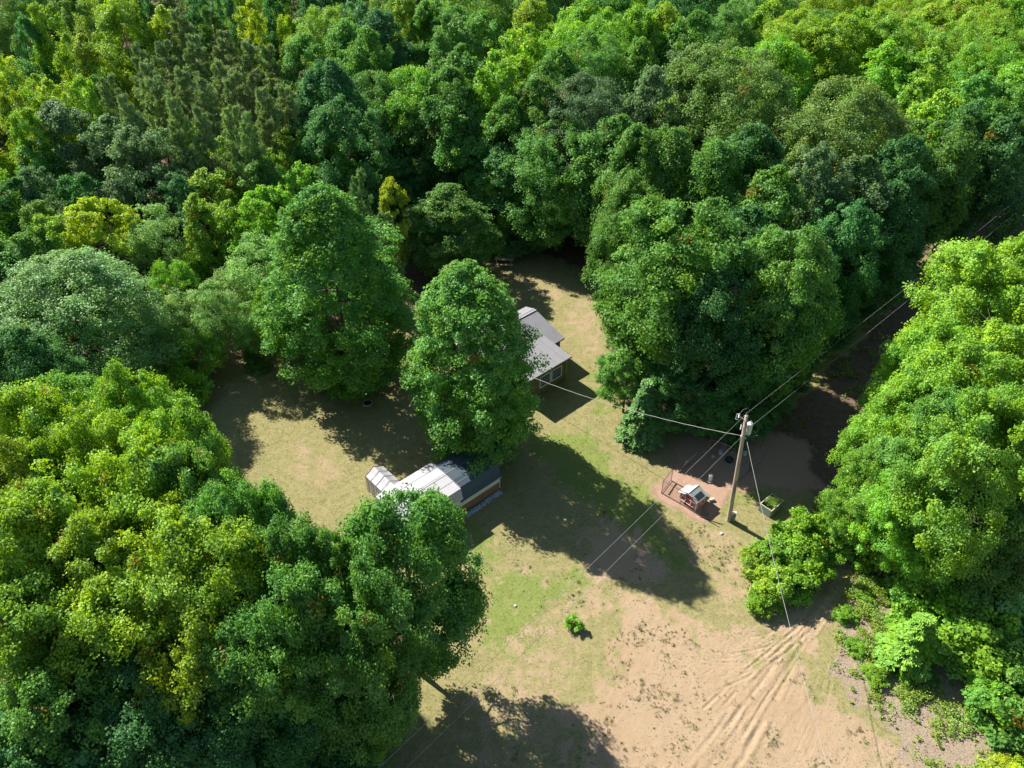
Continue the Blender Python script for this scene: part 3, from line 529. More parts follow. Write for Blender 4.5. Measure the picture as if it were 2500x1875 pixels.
rowof('between planter box and driveway', 'bush', 'N', 3.6, [(1948, 1278, 130, 'N', 'bush', 2.8), (1855, 1328, 90, 'Y', 'bush', 2.2), (1900, 1322, 120, 'N', 'bush', 2.4), (2000, 1245, 135, 'N', 'bush', 3), (1985, 1310, 140, 'N', 'bush', 2.8), (1900, 1375, 120, 'Y', 'bush', 2.4), (1948, 1380, 110, 'N', 'bush', 2.2), (1875, 1430, 85, 'N', 'bush', 1.6), (2055, 1228, 110, 'N', 'bush', 2.6), (2050, 1275, 110, 'N', 'bush', 2.2)])
rowof('right of the driveway', 'bush', 'N', 3.8, [(2200, 1262, 190), (2285, 1330, 210), (2270, 1410, 150, 'N', 'bush', 2.6), (2315, 1450, 120, 'M', 'bush', 2.4), (2405, 1400, 200, 'N', 'bush', 4.5), (2465, 1420, 230, 'N', 'bush', 5), (2435, 1500, 220, 'N', 'bush', 4.2), (2535, 1450, 210, 'W', 'bush', 5), (2505, 1560, 220, 'N', 'bush', 3.6), (2475, 1650, 180, 'N', 'bush', 2.6), (2565, 1640, 220, 'M', 'bush', 4.0), (2315, 1240, 180, 'N', 'bush', 5), (2545, 1750, 130, 'M', 'bush', 1.8), (2395, 1600, 100, 'M', 'bush', 1.4), (2545, 1865, 120, 'L', 'bush', .9), (2465, 1850, 90, 'L', 'bush', .7), (2120, 1440, 50, 'N', 'bush', .6), (2205, 1500, 70, 'N', 'bush', .8), (2100, 1560, 55, 'N', 'bush', .6), (2150, 1620, 75, 'N', 'bush', .8), (2275, 1640, 55, 'M', 'bush', .6), (2075, 1480, 60, 'N', 'bush', .7)])

# ---- the rest of the forest: trees standing behind and between those named above
CHECK = set(q['row'] for q in TREES)
frnd = random.Random(8)
VIS = [[(470, 990), (540, 900), (600, 870), (660, 950), (860, 1000), (960, 1060), (1000, 1120), (1190, 1080), (1290, 1000), (1250, 900), (1200, 750), (1185, 635), (1330, 640), (1480, 700), (1480, 900), (1560, 1060), (1800, 1100), (1960, 1180), (1960, 1240), (1830, 1330), (1880, 1480), (2000, 1500), (2050, 1380), (2100, 1330), (2120, 1420), (2200, 1600), (2450, 1750), (2500, 2100), (900, 2100), (1000, 1700), (1130, 1600), (1170, 1450), (1150, 1280), (960, 1180), (820, 1190), (800, 1290), (700, 1240), (600, 1160), (550, 1080)],
       [(1960, 960), (2140, 760), (2380, 450), (2520, 400), (2520, 540), (2300, 640), (2200, 800), (2130, 950), (2090, 1100)]]
def in_px(a, b, poly):
    c = False; n = len(poly)
    for i in range(n):
        x0, y0 = poly[i]; x1, y1 = poly[(i+1) % n]
        if (y0 > b) != (y1 > b) and a < x0+(b-y0)*(x1-x0)/(y1-y0): c = not c
    return c
def covers(x, y, r, H):
    """would this crown stand in front of ground the photo shows"""
    for zf, rf in ((.97, 0), (.75, .9), (.45, .9)):
        for s in (-1, 0, 1):
            a, b, d = PX(x+s*r*rf, y, H*zf)
            if any(in_px(a, b, p) for p in VIS): return True
    return False
def filler():
    base = [(q['x'], q['y'], q['r']) for q in TREES]; out = []
    y = 13.0; line = 0
    while y < 150:
        st = 7.0 if y < 60 else 10.0; xw = y*.66+16; x = -xw; line += 1
        while x < xw:
            px_, py_ = x+frnd.uniform(-1.8, 1.8), y+frnd.uniform(-1.8, 1.8); x += st
            X = np.array([px_]); Y = np.array([py_])
            if polydist(X, Y, CLEAR)[0] > -2.2 or polydist(X, Y, TRACK)[0] > -1.2 or polydist(X, Y, FARCLEAR)[0] > -1.5: continue
            if px_ > 0 and polydist(X, Y, SLOPE)[0] > -1: continue
            if any((px_-a)**2+(py_-b)**2 < (.75*(r_+3.0))**2 for a, b, r_ in base): continue
            H = frnd.uniform(11, 14.5) if y < 110 else frnd.uniform(15, 18)
            a, b, dep = PX(px_, py_, H*.6)
            if a < -130 or a > 2630 or b < -60 or b > 2000: continue
            if a > 1900 and b > 1250: H *= .45
            if covers(px_, py_, 3.4, H):
                H *= .55
                if covers(px_, py_, 3.0, H): continue
            while H > 5 and shades(px_, py_, 3.6, H, 'maple') > 0: H -= .8
            if H <= 5: continue
            base.append((px_, py_, 3.0)); out.append((px_, py_, H, line))
        y += st
    for px_, py_, H, ln in out:
        a, b, _ = PX(px_, py_, H)
        if b < 330 and a < 760: k, c = frnd.choice([('pine', 'P'), ('round', 'Y'), ('round', 'M')])
        elif a > 1800 and b < 250: k, c = 'round', frnd.choice('YNNM')
        elif py_ < 60: k, c = 'near', frnd.choice('NMMD')
        else: k, c = frnd.choice(['maple', 'round', 'round']), frnd.choice('DDMMN')
        plant(px_, py_, frnd.uniform(3.2, 4.6) if py_ < 60 else frnd.uniform(3.8, 5.4), H, k, c, 'in the %s forest line from the bottom' % NTH[ln-1], None, True)
filler()

ORD = ['leftmost']+[k+' from left' for k in NTH[1:]]
KW = {'sapling': 'sapling', 'big': 'broadleaf', 'maple': 'maple', 'near': 'maple', 'fine': 'maple', 'round': 'broadleaf', 'tall': 'broadleaf', 'aspen': 'aspen', 'bush': 'shrub', 'oak': 'oak', 'pine': 'pine', 'softpine': 'pine', 'spruce': 'spruce'}
def trees_build():
    rnd = random.Random(3); rows = {}
    for q in TREES: rows.setdefault(q['row'], []).append(q)
    for row, qs in rows.items():
        qs.sort(key=lambda q: PX(q['x'], q['y'], q['h'])[0])
        for k, q in enumerate(qs):
            if row != 'own': q['label'] = '%s %s, %s %s' % (COL[q['c']][1], KW[q['kind']], ORD[k], row)
    for q in TREES:
        if q['row'] in CHECK and polydist(np.array([q['x']]), np.array([q['y']]), CLEAR)[0] > .5: print('IN CLEARING', [round(v) for v in PX(q['x'], q['y'], q['h'])[:2]], q['label'])
    for i, q in enumerate(TREES):
        kk = 'slim' if q['r'] < 3.5 and q['h'] > 8.5 and q['kind'] in ('round', 'tall', 'maple', 'oak') else q['kind']
        vs = V_['slim' if kk == 'slim' else 'big' if q['r'] > 4.4 and q['h'] > 14 and q['kind'] in ('round', 'tall', 'maple') else 'round17' if q['kind'] in ('round', 'tall') and q['h'] > 14 and q['r'] > 2.2 else q['kind']]; cm, tm, R0, H0 = vs[rnd.randrange(len(vs))]
        nm = WORD[q['kind']]; grp = None if q['row'] == 'own' else 'trees '+q['row']
        if nm == 'shrub' and grp: grp = grp.replace('trees', 'shrubs', 1)
        r = thing(nm, q['label'], nm if nm in ('shrub', 'sapling') else 'tree', (q['x'], q['y'], -.02), rnd.uniform(0, 6.28), grp)
        r.scale = (q['r']/R0*rnd.uniform(.95, 1.06), q['r']/R0*rnd.uniform(.95, 1.06), q['h']/H0)
        b = COL[q['c']][0]; j = [1+rnd.uniform(-.07, .07) for _ in range(3)]; v = rnd.uniform(.88, 1.14)
        cr = link(bpy.data.objects.new('crown', cm), r); cr.color = (b[0]*j[0]*v, b[1]*j[1]*v, b[2]*j[2]*v, 1)
        link(bpy.data.objects.new('trunk', tm), r)
        if q['kind'] == 'oak' or q['c'] == 'W': pass
trees_build()

# ---- bare trees
def bare_tree(p, H, seed, label, lean=(0, 0), mat='dead', **k):
    r = thing('dead_tree', label, 'dead tree', p, 0)
    bare(H, seed, lean=lean, **k).build('trunk', M[mat], r)
bare_tree(U(22, 190, 0), 13, 61, 'bare grey dead tree at the left edge near the top left corner', levels=4, n0=4, r0=.16)
bare_tree(U(1232, 610, 0)+Vector((0, 2.2, 0)), 8.0, 62, 'dead grey twiggy tree rising above the picnic table', levels=4, n0=4, r0=.11)
bare_tree(U(2110, 1235, 0), 4.2, 63, 'leafless pale branch reaching left out of the right-hand bushes', lean=(-1.5, .2), levels=3, n0=4, r0=.06, spread=.7)
bare_tree(U(2400, 1240, 0), 13, 64, 'tall pale many-stemmed dead crown inside the right-hand woods', levels=3, n0=5, r0=.16, mat='grey_bark')

# ---- ground cover nobody could count
def grassmat():
    t = NT('grass_blade'); tint = t.n('ShaderNodeAttribute', attribute_name='tint').outputs['Fac']
    c = t.mix(t.ramp(tint, .2, .7), col(.40, .34, .17), col(.13, .19, .04)); c = t.mix(t.ramp(tint, .72, .95), c, col(.07, .12, .025))
    p = t.n('ShaderNodeBsdfPrincipled', {'Base Color': c, 'Roughness': .7, 'Specular IOR Level': .15}).outputs[0]
    return t.done(t.n('ShaderNodeMixShader', {0: .25, 1: p, 2: t.n('ShaderNodeBsdfTranslucent', {'Color': c}).outputs[0]}).outputs[0])
M['grass'] = grassmat()
def blades(P0, hgt, wid, tint, lean=.55):
    n = len(P0); th = g2.uniform(0, 2*np.pi, n); a = np.stack([np.cos(th), np.sin(th), np.zeros(n)], 1); th2 = g2.uniform(0, 2*np.pi, n); l = g2.uniform(0, lean, n)
    d = np.stack([np.cos(th2)*l, np.sin(th2)*l, np.ones(n)], 1)*hgt[:, None]; w_ = wid[:, None]
    return np.stack([P0-a*w_, P0+a*w_, P0+d+a*w_*.2, P0+d-a*w_*.2], 1).reshape(-1, 3), tint
g2 = np.random.default_rng(77)
def samp(n, x0, x1, y0, y1):
    # denser near the camera, where a blade is large enough to be seen
    return g2.uniform(x0, x1, n), y0+(y1-y0)*g2.random(n)**1.3
def ground_z(x, y):
    ix = np.clip(np.searchsorted(xs, x), 0, len(xs)-1); iy = np.clip(np.searchsorted(ys, y), 0, len(ys)-1); return GZ[iy, ix]
def cover():
    x, y = samp(120000, -22, 26, 19, 82); s, g, l, sl, rn = masks(x, y); dC = polydist(x, y, CLEAR)
    n_ = fbm(x, y, .9, 5)
    keep = (dC > -1) & (g2.random(len(x)) < (.75*(1-s)**2+.10*(n_ > .5))*(1-l)*(1-rn)*(1-.6*sl)+.02)
    for (a, b, c_, d_, yaw) in FOOT:
        ca, sa = math.cos(yaw), math.sin(yaw); u = (x-a)*ca+(y-b)*sa; v = -(x-a)*sa+(y-b)*ca; keep &= ~((abs(u) < c_/2) & (abs(v) < d_/2))
    x, y, g, s = x[keep], y[keep], g[keep], s[keep]; k = 4
    X = np.repeat(x, k)+g2.normal(0, .05, len(x)*k); Y = np.repeat(y, k)+g2.normal(0, .05, len(x)*k); Z = ground_z(X, Y)-.01
    tt = np.clip(np.repeat(.30+.45*g+.2*(fbm(x, y, .6, 8)-.5)+.25*s, k)+g2.normal(0, .17, len(X)), 0, 1)
    V, tt = blades(np.stack([X, Y, Z], 1), g2.uniform(.03, .085, len(X)), g2.uniform(.006, .014, len(X)), tt)
    tag(link(bpy.data.objects.new('grass', quadmesh('grass', V, M['grass'], tt))), 'short dry lawn grass with greener patches', 'grass', kind='stuff')
    # sprouts and seedlings on bare sand
    x, y = samp(26000, 0, 32, 17, 46); s, g, l, sl, rn = masks(x, y); n_ = fbm(x, y, .45, 31); wx = np.array([PX(a, b, 0)[:2] for a, b in zip(x, y)])
    low = (wx[:, 0] > 1780) & (wx[:, 1] > 1640) & (wx[:, 0] < 2300)
    rd = RUTD[np.clip(np.searchsorted(ys, y), 0, len(ys)-1), np.clip(np.searchsorted(xs, x), 0, len(xs)-1)]
    keep = (s > .25) & (np.abs(rd) < .004) & (g2.random(len(x)) < np.where(low, .8, .5)*np.clip((n_-.52)*7, .03, 1)); x, y = x[keep], y[keep]
    k = 20; sz = np.repeat(.35+1.9*g2.random(len(x))**2.5, k); X = np.repeat(x, k)+g2.normal(0, .045, len(x)*k)*sz; Y = np.repeat(y, k)+g2.normal(0, .045, len(x)*k)*sz
    V, tt = blades(np.stack([X, Y, ground_z(X, Y)-.01], 1), g2.uniform(.03, .10, len(X))*sz, g2.uniform(.008, .018, len(X)), np.clip(g2.normal(.72, .2, len(X)), 0, 1), .9)
    tag(link(bpy.data.objects.new('seedlings', quadmesh('seedlings', V, M['grass'], tt))), 'sparse dark green seedlings scattered over the bare sand', 'seedlings', kind='stuff')
    # leafy weeds: the bank right of the drive, the lane, the forest edge
    def weeds(nm, label, x, y, hgt, leaf, per, tc):
        k = per; n = len(x)*k; cid = np.repeat(np.arange(len(x)), k); h_ = hgt[cid]
        P0 = np.stack([x[cid]+g2.normal(0, 1, n)*h_*.38, y[cid]+g2.normal(0, 1, n)*h_*.38, ground_z(x, y)[cid]+h_*g2.uniform(.1, 1, n)], 1)
        N_ = unit(g2.normal(0, .5, (n, 3))+np.array([0, 0, 1.0])); V = leaves(P0, N_, leaf, 1.1)
        tag(link(bpy.data.objects.new(nm, quadmesh(nm, V, M['weed'], np.clip(g2.normal(tc, .16, n), 0, .9)))), label, 'weeds', kind='stuff')
    x, y = samp(30000, 12, 40, 16, 40); s, g, l, sl, rn = masks(x, y); n_ = fbm(x, y, 1.0, 64, 3); q_ = polydist(x, y, [(2030, 1440), (2150, 1380), (2300, 1560), (2330, 1700), (2200, 1740), (2040, 1600)])
    keep = (sl > .3) & (g2.random(len(x)) < np.clip((n_-.5)*8, .05, 1)*np.where(q_ > 0, 1, .4)); x, y, n_ = x[keep], y[keep], n_[keep]
    weeds('weeds', 'leafy weeds on the brown bank right of the driveway', x, y, g2.uniform(.10, .6, len(x))*np.clip(n_*1.6, .5, 1.2), .10, 28, .6)
    x, y = g2.uniform(8, 75, 16000), g2.uniform(38, 110, 16000); d = polydist(x, y, PATH); n_ = fbm(x, y, .3, 91, 3); rn = polydist(x, y, RUN)
    keep = (d > -3) & (d < 30) & (rn < -.3) & (g2.random(len(x)) < np.clip((n_-.42)*5, .02, 1)*np.where(d < 1.2, 1, .45)); x, y = x[keep], y[keep]
    weeds('undergrowth', 'low dark undergrowth on the shaded lane behind the chicken run', x, y, g2.uniform(.15, .6, len(x)), .13, 24, .3)
    # twigs and dead stalks lying on the bank
    x, y = samp(9000, 12, 40, 16, 40); s, g, l, sl, rn = masks(x, y); keep = (sl > .25); x, y = x[keep], y[keep]; n = len(x)
    P0 = np.stack([x, y, ground_z(x, y)+.012], 1); th = g2.normal(.5, .7, n); a = np.stack([np.cos(th), np.sin(th), g2.uniform(-.02, .2, n)], 1)*g2.uniform(.08, .4, n)[:, None]; b = np.stack([-np.sin(th), np.cos(th), np.zeros(n)], 1)*.007
    V = np.stack([P0-b, P0+b, P0+a+b*.5, P0+a-b*.5], 1).reshape(-1, 3); V = V
    tag(link(bpy.data.objects.new('twig_litter', quadmesh('twig_litter', V, M['dead'], np.zeros(n)))), 'pale dead stalks and twigs lying on the bank', 'twigs', kind='stuff')

# ------------------------------------------------------------------ buildings and things of the yard
YAW = R(42)
AX = Vector((math.cos(YAW), math.sin(YAW), 0)); AY = Vector((-math.sin(YAW), math.cos(YAW), 0))
M['shingle'] = surf('grey_roofing', (.245, .238, .256), .75, .12, 1.2, bump=.15, bscale=12)
M['metal_roof'] = surf('pale_metal_roof', (.44, .43, .46), .55, .12, .8, spec=.4)
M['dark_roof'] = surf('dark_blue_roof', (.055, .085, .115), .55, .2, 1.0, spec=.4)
M['roof_trim'] = surf('roof_edge_trim', (.13, .125, .125), .7)
M['olive'] = surf('olive_siding', (.135, .145, .055), .8, .2, 2, stretch=(1, 1, .25))
M['olive_trim'] = surf('olive_trim', (.30, .27, .08), .8, .15)
M['white'] = surf('white_paint', (.72, .72, .70), .6, .1)
M['cream'] = surf('cream_siding', (.62, .68, .48), .6, .1, 1.5)
M['brown_ribs'] = surf('brown_ribbed_siding', (.30, .15, .09), .7, .2)
M['tarp'] = surf('grey_tarp', (.47, .46, .49), .6, .15, 2, bump=.2, bscale=4)
M['sheet'] = surf('crumpled_plastic', (.55, .57, .62), .6, .35, 5, bump=.5, bscale=9)
M['red'] = surf('red_paint', (.55, .06, .035), .6, .18)
M['coop_roof'] = surf('coop_roof_felt', (.34, .38, .38), .8, .15)
M['dark_felt'] = surf('dark_panel', (.035, .04, .05), .5)
M['rust'] = surf('rusty_pipe', (.12, .07, .055), .8)
M['galv'] = surf('galvanised_steel', (.62, .60, .58), .45, .15, metal=.3)
M['wire'] = surf('wire_strand', (.33, .33, .32), .5, .1)
M['dark_wire'] = surf('dark_wire', (.16, .14, .12), .7)
M['pole'] = surf('weathered_pole', (.44, .345, .28), .9, .35, 4, bump=.4, stretch=(1, 1, .15))
M['porcelain'] = surf('porcelain', (.7, .72, .70), .3, .05)
M['brownp'] = surf('brown_insulator', (.16, .05, .04), .35)
M['tank'] = surf('transformer_grey', (.52, .56, .62), .45, .1)
M['planter'] = surf('planter_green_grey', (.22, .28, .23), .7, .15, stretch=(1, 1, 6))
M['planter_rim'] = surf('planter_rim', (.50, .46, .40), .7)
M['wood'] = surf('pale_timber', (.52, .39, .28), .85, .25, 3, stretch=(.3, 3, 3))
M['old_wood'] = surf('old_timber', (.30, .25, .19), .9, .3, 3)
M['rubber'] = surf('black_rubber', (.03, .03, .032), .7)
M['stone'] = surf('pale_stone', (.55, .52, .48), .9, .2)
M['tan'] = surf('tan_rubber', (.40, .34, .27), .8)
M['soil'] = surf('dark_soil', (.06, .045, .035), .95)
t = NT('window_glass'); M['glass'] = t.done(t.n('ShaderNodeBsdfPrincipled', {'Base Color': col(.06, .08, .11), 'Roughness': .12, 'Specular IOR Level': .7}).outputs[0])
M['blind'] = surf('window_blind', (.30, .33, .38), .6, .2)
FOOT = []

def cabin():
    O = Vector((4.68, 60.02, 0)); r = thing('cabin', 'small olive-green cabin with grey gable roof and lower front addition', 'cabin', O, YAW)
    b = MB(); L = 8.6; e = 2.5
    b.prism([(.3, -.1), (4.85, -.1), (4.85, 3.22), (3.88, 3.5), (.3, 2.50)], -L+.3, -.3, 'x')
    b.prism([(-2.13, -.1), (.5, -.1), (.5, 2.78), (-2.13, 2.6)], -6.75, -1.86, 'x').build('wall', M['olive'], r)
    m = MB(); m.prism([(0, e), (3.88, e+1.13), (5.08, e+.78), (5.08, e+.70), (3.88, e+1.04), (0, e-.09)], -L, 0, 'x').build('roof', M['shingle'], r)
    m = MB(); m.prism([(-2.45, 2.66), (1.12, 2.965), (1.12, 2.88), (-2.45, 2.58)], -6.95, -1.56, 'x').build('addition_roof', M['shingle'], r)
    rc = MB(); rc.box((-L/2, 3.72, e+1.115), (L+.02, .10, .05)).box((-L/2, 4.04, e+1.10), (L+.02, .08, .05)).build('ridge_cap', M['metal_roof'], r)
    mt = MB()
    for px in np.arange(-6.9+.9, -1.6, .92): mt.add([(px, -2.44, 2.664), (px+.018, -2.44, 2.664), (px+.018, 1.1, 2.968), (px, 1.1, 2.968)], [(0, 1, 2, 3)])
    mt.build('roof_seam', M['roof_trim'], r)
    f = MB(); f.box((-4.25, -2.47, 2.60), (5.42, .03, .14)); f.box((-L/2, -.02, 2.44), (L, .03, .14)); f.box((-1.545, -.67, 2.75), (.02, 3.6, .02)); f.box((-4.25, 1.16, 2.97), (5.38, .05, .03)); f.build('fascia', M['roof_trim'], r)
    ct = MB(); ct.box((-1.86, -2.14, 1.25), (.10, .06, 2.6)); ct.box((-.30, .29, 1.2), (.10, .05, 2.4)); ct.box((-.85, .285, 1.2), (.05, .04, 2.4)); ct.build('corner_trim', M['olive_trim'], r)
    bt = MB()
    for k in range(16): bt.box((-6.6+k*.305, -2.14, 1.25), (.025, .025, 2.55))
    bt.build('batten', M['olive'], r)
    for k, x0 in enumerate((-3.05, -4.42)):
        wf = MB(); w_, h_ = 1.18, 1.12; x1 = x0-w_/2+.02; zc = 1.42
        for dx, dz, sx, sz in ((0, h_/2, w_, .07), (0, -h_/2, w_, .07), (w_/2, 0, .07, h_+.07), (-w_/2, 0, .07, h_+.07)): wf.box((x0+.0+dx, -2.165, zc+dz), (sx, .07, sz))
        wo = wf.build('window', M['white'], r)
        MB().box((x0, -2.14, zc), (w_-.06, .02, h_-.06)).build('pane', M['glass'], wo)
        bl = MB()
        for q in range(3): bl.box((x0, -2.155, zc-.25+q*.22), (w_-.12, .006, .05))
        bl.build('blind', M['blind'], wo)
    c = O-AX*4.3+AY*1.3; FOOT.append((c.x, c.y, 8.8, 7.4, YAW))
cabin()

def trailer():
    O = Vector((-.91, 44.09, 0)); r = thing('trailer', 'low cream and brown trailer under barrel-shaped grey metal roofs', 'trailer', O, YAW)
    MB().prism([(0, .85), (3.7, .85), (3.7, 2.2), (.35, 2.2), (.30, 1.9), (0, 1.80)], -8.5, -3.74, 'x').prism([(0, .85), (3.7, .85), (3.7, 1.5), (0, 1.5)], -3.74, -.05, 'x').build('upper_wall', M['cream'], r)
    lw = MB(); lw.box((-4.275, 1.85, .50), (8.46, 3.70, .70))
    for k in range(7): lw.box((-4.275, .0, .20+k*.098), (8.47, .03, .05))
    lw.build('lower_wall', M['brown_ribs'], r)
    MB().box((-4.275, 1.85, .07), (8.3, 3.5, .2)).build('skirting', M['roof_trim'], r)
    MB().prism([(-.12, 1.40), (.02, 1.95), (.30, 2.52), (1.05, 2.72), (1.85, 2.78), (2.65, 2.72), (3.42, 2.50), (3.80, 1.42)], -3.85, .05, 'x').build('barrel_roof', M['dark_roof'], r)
    lo = MB(); lo.prism([(-.14, 1.82), (.08, 2.66), (1.85, 2.80), (3.60, 2.66), (3.86, 1.80)], -8.7, -3.70, 'x').build('raised_roof', M['metal_roof'], r)
    s = MB()
    for yy, zz in ((.95, 2.736), (1.75, 2.80), (1.92, 2.80), (2.85, 2.727)): s.box((-6.2, yy, zz), (4.96, .022, .018))
    for yy, zz in ((.70, 2.635), (1.85, 2.79)): s.box((-1.85, yy, zz), (3.8, .03, .016))
    s.box((-3.69, 1.84, 2.70), (.03, 3.45, .15)); s.build('roof_seam', M['shingle'], r)
    tr = MB(); tr.box((-6.2, -.15, 1.80), (5.0, .03, .06)); tr.box((-1.85, -.13, 1.40), (3.85, .03, .04)); tr.box((-.04, .0, .80), (.05, .04, 1.25)); tr.build('edge_trim', M['white'], r)
    ex = MB(); ex.box((.03, 1.9, 1.05), (.03, 1.0, 1.3)).build('end_door', M['white'], r)
    c = O-AX*4.3+AY*1.9; FOOT.append((c.x, c.y, 8.8, 4.2, YAW))
trailer()

def crumpled(name, label, cat, O, yaw, L, W, seed, mat, h=.12):
    rnd = random.Random(seed); nx_, ny_ = 34, 7; vs, fs = [], []
    for i in range(nx_):
        for j in range(ny_):
            e = .0 if 0 < i < nx_-1 else .6
            vs.append((i/(nx_-1)*L+rnd.uniform(-.06, .06), (j/(ny_-1)-.5)*W*(.55+.6*abs(math.sin(i*.5+seed)))+rnd.uniform(-.05, .05), .02+rnd.random()**1.5*h))
    for i in range(nx_-1):
        for j in range(ny_-1): fs.append((i*ny_+j, (i+1)*ny_+j, (i+1)*ny_+j+1, i*ny_+j+1))
    o = MB().add(vs, fs).build(name, mat); o.location = O; o.rotation_euler = (0, 0, yaw); return tag(o, label, cat)
b0 = Vector((-.91, 44.09, 0))
crumpled('plastic_sheet', 'crumpled pale plastic sheet along the right foot of the trailer', 'plastic sheet', b0-AX*1.75-AY*.30, YAW, 1.6, .45, 3, M['sheet'])
crumpled('plastic_sheet', 'longer pale plastic sheet near the middle of the trailer foot', 'plastic sheet', b0-AX*3.75-AY*.36, YAW, 1.9, .42, 5, M['sheet'])

def shelter():
    O = Vector((-10.41, 44.38, 0)); r = thing('storage_tent', 'little grey gabled storage tent beside the left end of the trailer', 'storage tent', O, YAW)
    L = 2.7; w_ = .77
    n_ = 8; vs, fs = [], []
    for i in range(n_+1):
        y = -L*i/n_; sag = -.05*math.sin(math.pi*((i*2) % n_)/n_)
        for x, z in ((-w_, 0), (-w_, 1.0), (-w_-.02, 1.68), (-.38, 1.93+sag), (0, 2.17+sag*.3), (.38, 1.93+sag), (w_+.02, 1.68), (w_, 1.0), (w_, 0)): vs.append((x, y, z))
    for i in range(n_):
        for k in range(8): fs.append((i*9+k, i*9+k+1, (i+1)*9+k+1, (i+1)*9+k))
    fs += [tuple(range(9)), tuple(n_*9+k for k in range(8, -1, -1))]
    MB().add(vs, fs).build('tarp_cover', M['tarp'], r)
    q = MB()
    for i in range(0, n_+1, 2):
        y = -L*i/n_; q.tube([(-w_-.03, y, 0), (-w_-.04, y, 1.68), (0, y, 2.19), (w_+.04, y, 1.68), (w_+.03, y, 0)], .018, 5)
    for i in range(5): q.tube([(.12+i*.13, 0, 2.13-i*.088), (.12+i*.13, -L, 2.13-i*.088)], .010, 4)
    q.build('tent_frame', M['roof_trim'], r); q = MB(); q.box((0, .012, .9), (.9, .01, 1.6)).build('door_flap', M['tarp'], r)
    c = O-AY*1.3; FOOT.append((c.x, c.y, 1.8, 2.9, YAW))
shelter()

def coop():
    O = U(1697.5, 1246, .18); O.z = 0; r = thing('chicken_coop', 'small red and white barn-style chicken coop with grey roof', 'chicken coop', O, YAW)
    D = 1.05
    MB().prism([(0, .28), (1.52, .28), (1.52, .90), (1.0, 1.16), (1.0, 1.32), (.8, 1.42), (0, 1.06)], 0, D, 'x').build('wall', M['red'], r)
    rf = MB(); rf.prism([(-.10, 1.06), (.8, 1.49), (1.06, 1.36), (1.06, 1.31), (.8, 1.44), (-.10, 1.01)], -.09, D+.08, 'x')
    rf.prism([(1.01, 1.20), (1.66, .90), (1.66, .85), (1.01, 1.15)], -.07, D+.06, 'x').build('roof', M['coop_roof'], r)
    MB().prism([(.0, 1.125), (.40, 1.316), (.40, 1.30), (.0, 1.10)], .12, D-.12, 'x').build('roof_panel', M['dark_felt'], r)
    t_ = MB()
    t_.add([(-.1, -.10, 1.075), (-.1, .8, 1.505), (-.06, .8, 1.505), (-.06, -.10, 1.075), (-.1, -.10, 1.0), (-.1, .8, 1.43), (-.06, .8, 1.43), (-.06, -.1, 1.0)], [(0, 1, 2, 3), (4, 5, 1, 0), (7, 6, 5, 4), (3, 2, 6, 7), (0, 3, 7, 4), (1, 5, 6, 2)])
    t_.add([(-.1, 1.07, 1.375), (-.1, .8, 1.505), (-.06, .8, 1.505), (-.06, 1.07, 1.375), (-.1, 1.07, 1.30), (-.1, .8, 1.43), (-.06, .8, 1.43), (-.06, 1.07, 1.30)], [(0, 1, 2, 3), (4, 5, 1, 0), (7, 6, 5, 4), (3, 2, 6, 7), (0, 3, 7, 4), (1, 5, 6, 2)])
    t_.box((D/2, .8, 1.497), (D+.18, .05, .03)); t_.box((D/2, 1.665, .885), (D+.14, .03, .07)); t_.box((-.08, 1.34, 1.055), (.03, .03, .03)); t_.add([(-.09, 1.02, 1.215), (-.09, 1.67, .915), (-.05, 1.67, .915), (-.05, 1.02, 1.215), (-.09, 1.02, 1.15), (-.09, 1.67, .85), (-.05, 1.67, .85), (-.05, 1.02, 1.15)], [(0, 1, 2, 3), (4, 5, 1, 0), (7, 6, 5, 4), (3, 2, 6, 7), (0, 3, 7, 4), (1, 5, 6, 2)])
    for y in (.02, .50, 1.0, 1.50): t_.box((-.018, y, .63 if y != 1.0 else .78), (.03, .05, .70 if y != 1.0 else 1.0))
    for z in (.30, .80): t_.box((-.02, .76, z), (.03, 1.5, .05))
    for x in (.02, D-.02): t_.box((x, -.018, .67), (.05, .03, .76))
    for z in (.30, .66): t_.box((D/2, -.02, z), (D, .03, .045))
    t_.build('white_trim', M['white'], r)
    for x, y in ((.05, .05), (.05, 1.47), (D-.05, .05), (D-.05, 1.47)): MB().box((x, y, .14), (.06, .06, .30)).build('leg', M['white'], r)
    nb = MB(); nb.box((D+.22, .35, .62), (.40, .9, .36)).prism([(-.14, .79), (.84, .84), (.84, .88), (-.14, .83)], D+.0, D+.48, 'x').build('nest_box', M['old_wood'], r)
    rp = MB()
    for k in range(7): rp.box((.30+k*.02, -.20-k*.11, .33-k*.05), (.34, .05, .02))
    rp.box((.16, -.52, .19), (.03, .8, .03)).box((.5, -.52, .19), (.03, .8, .03)).build('ramp', M['old_wood'], r)
coop()
o = MB().box((0, 0, .1), (.40, .2, .2), bool(0)).build('concrete_block', M['stone'], bevel=.012); o.location = U(1737, 1222); o.rotation_euler = (0, 0, R(20)); tag(o, 'pale concrete block on the dirt right of the red coop', 'block')

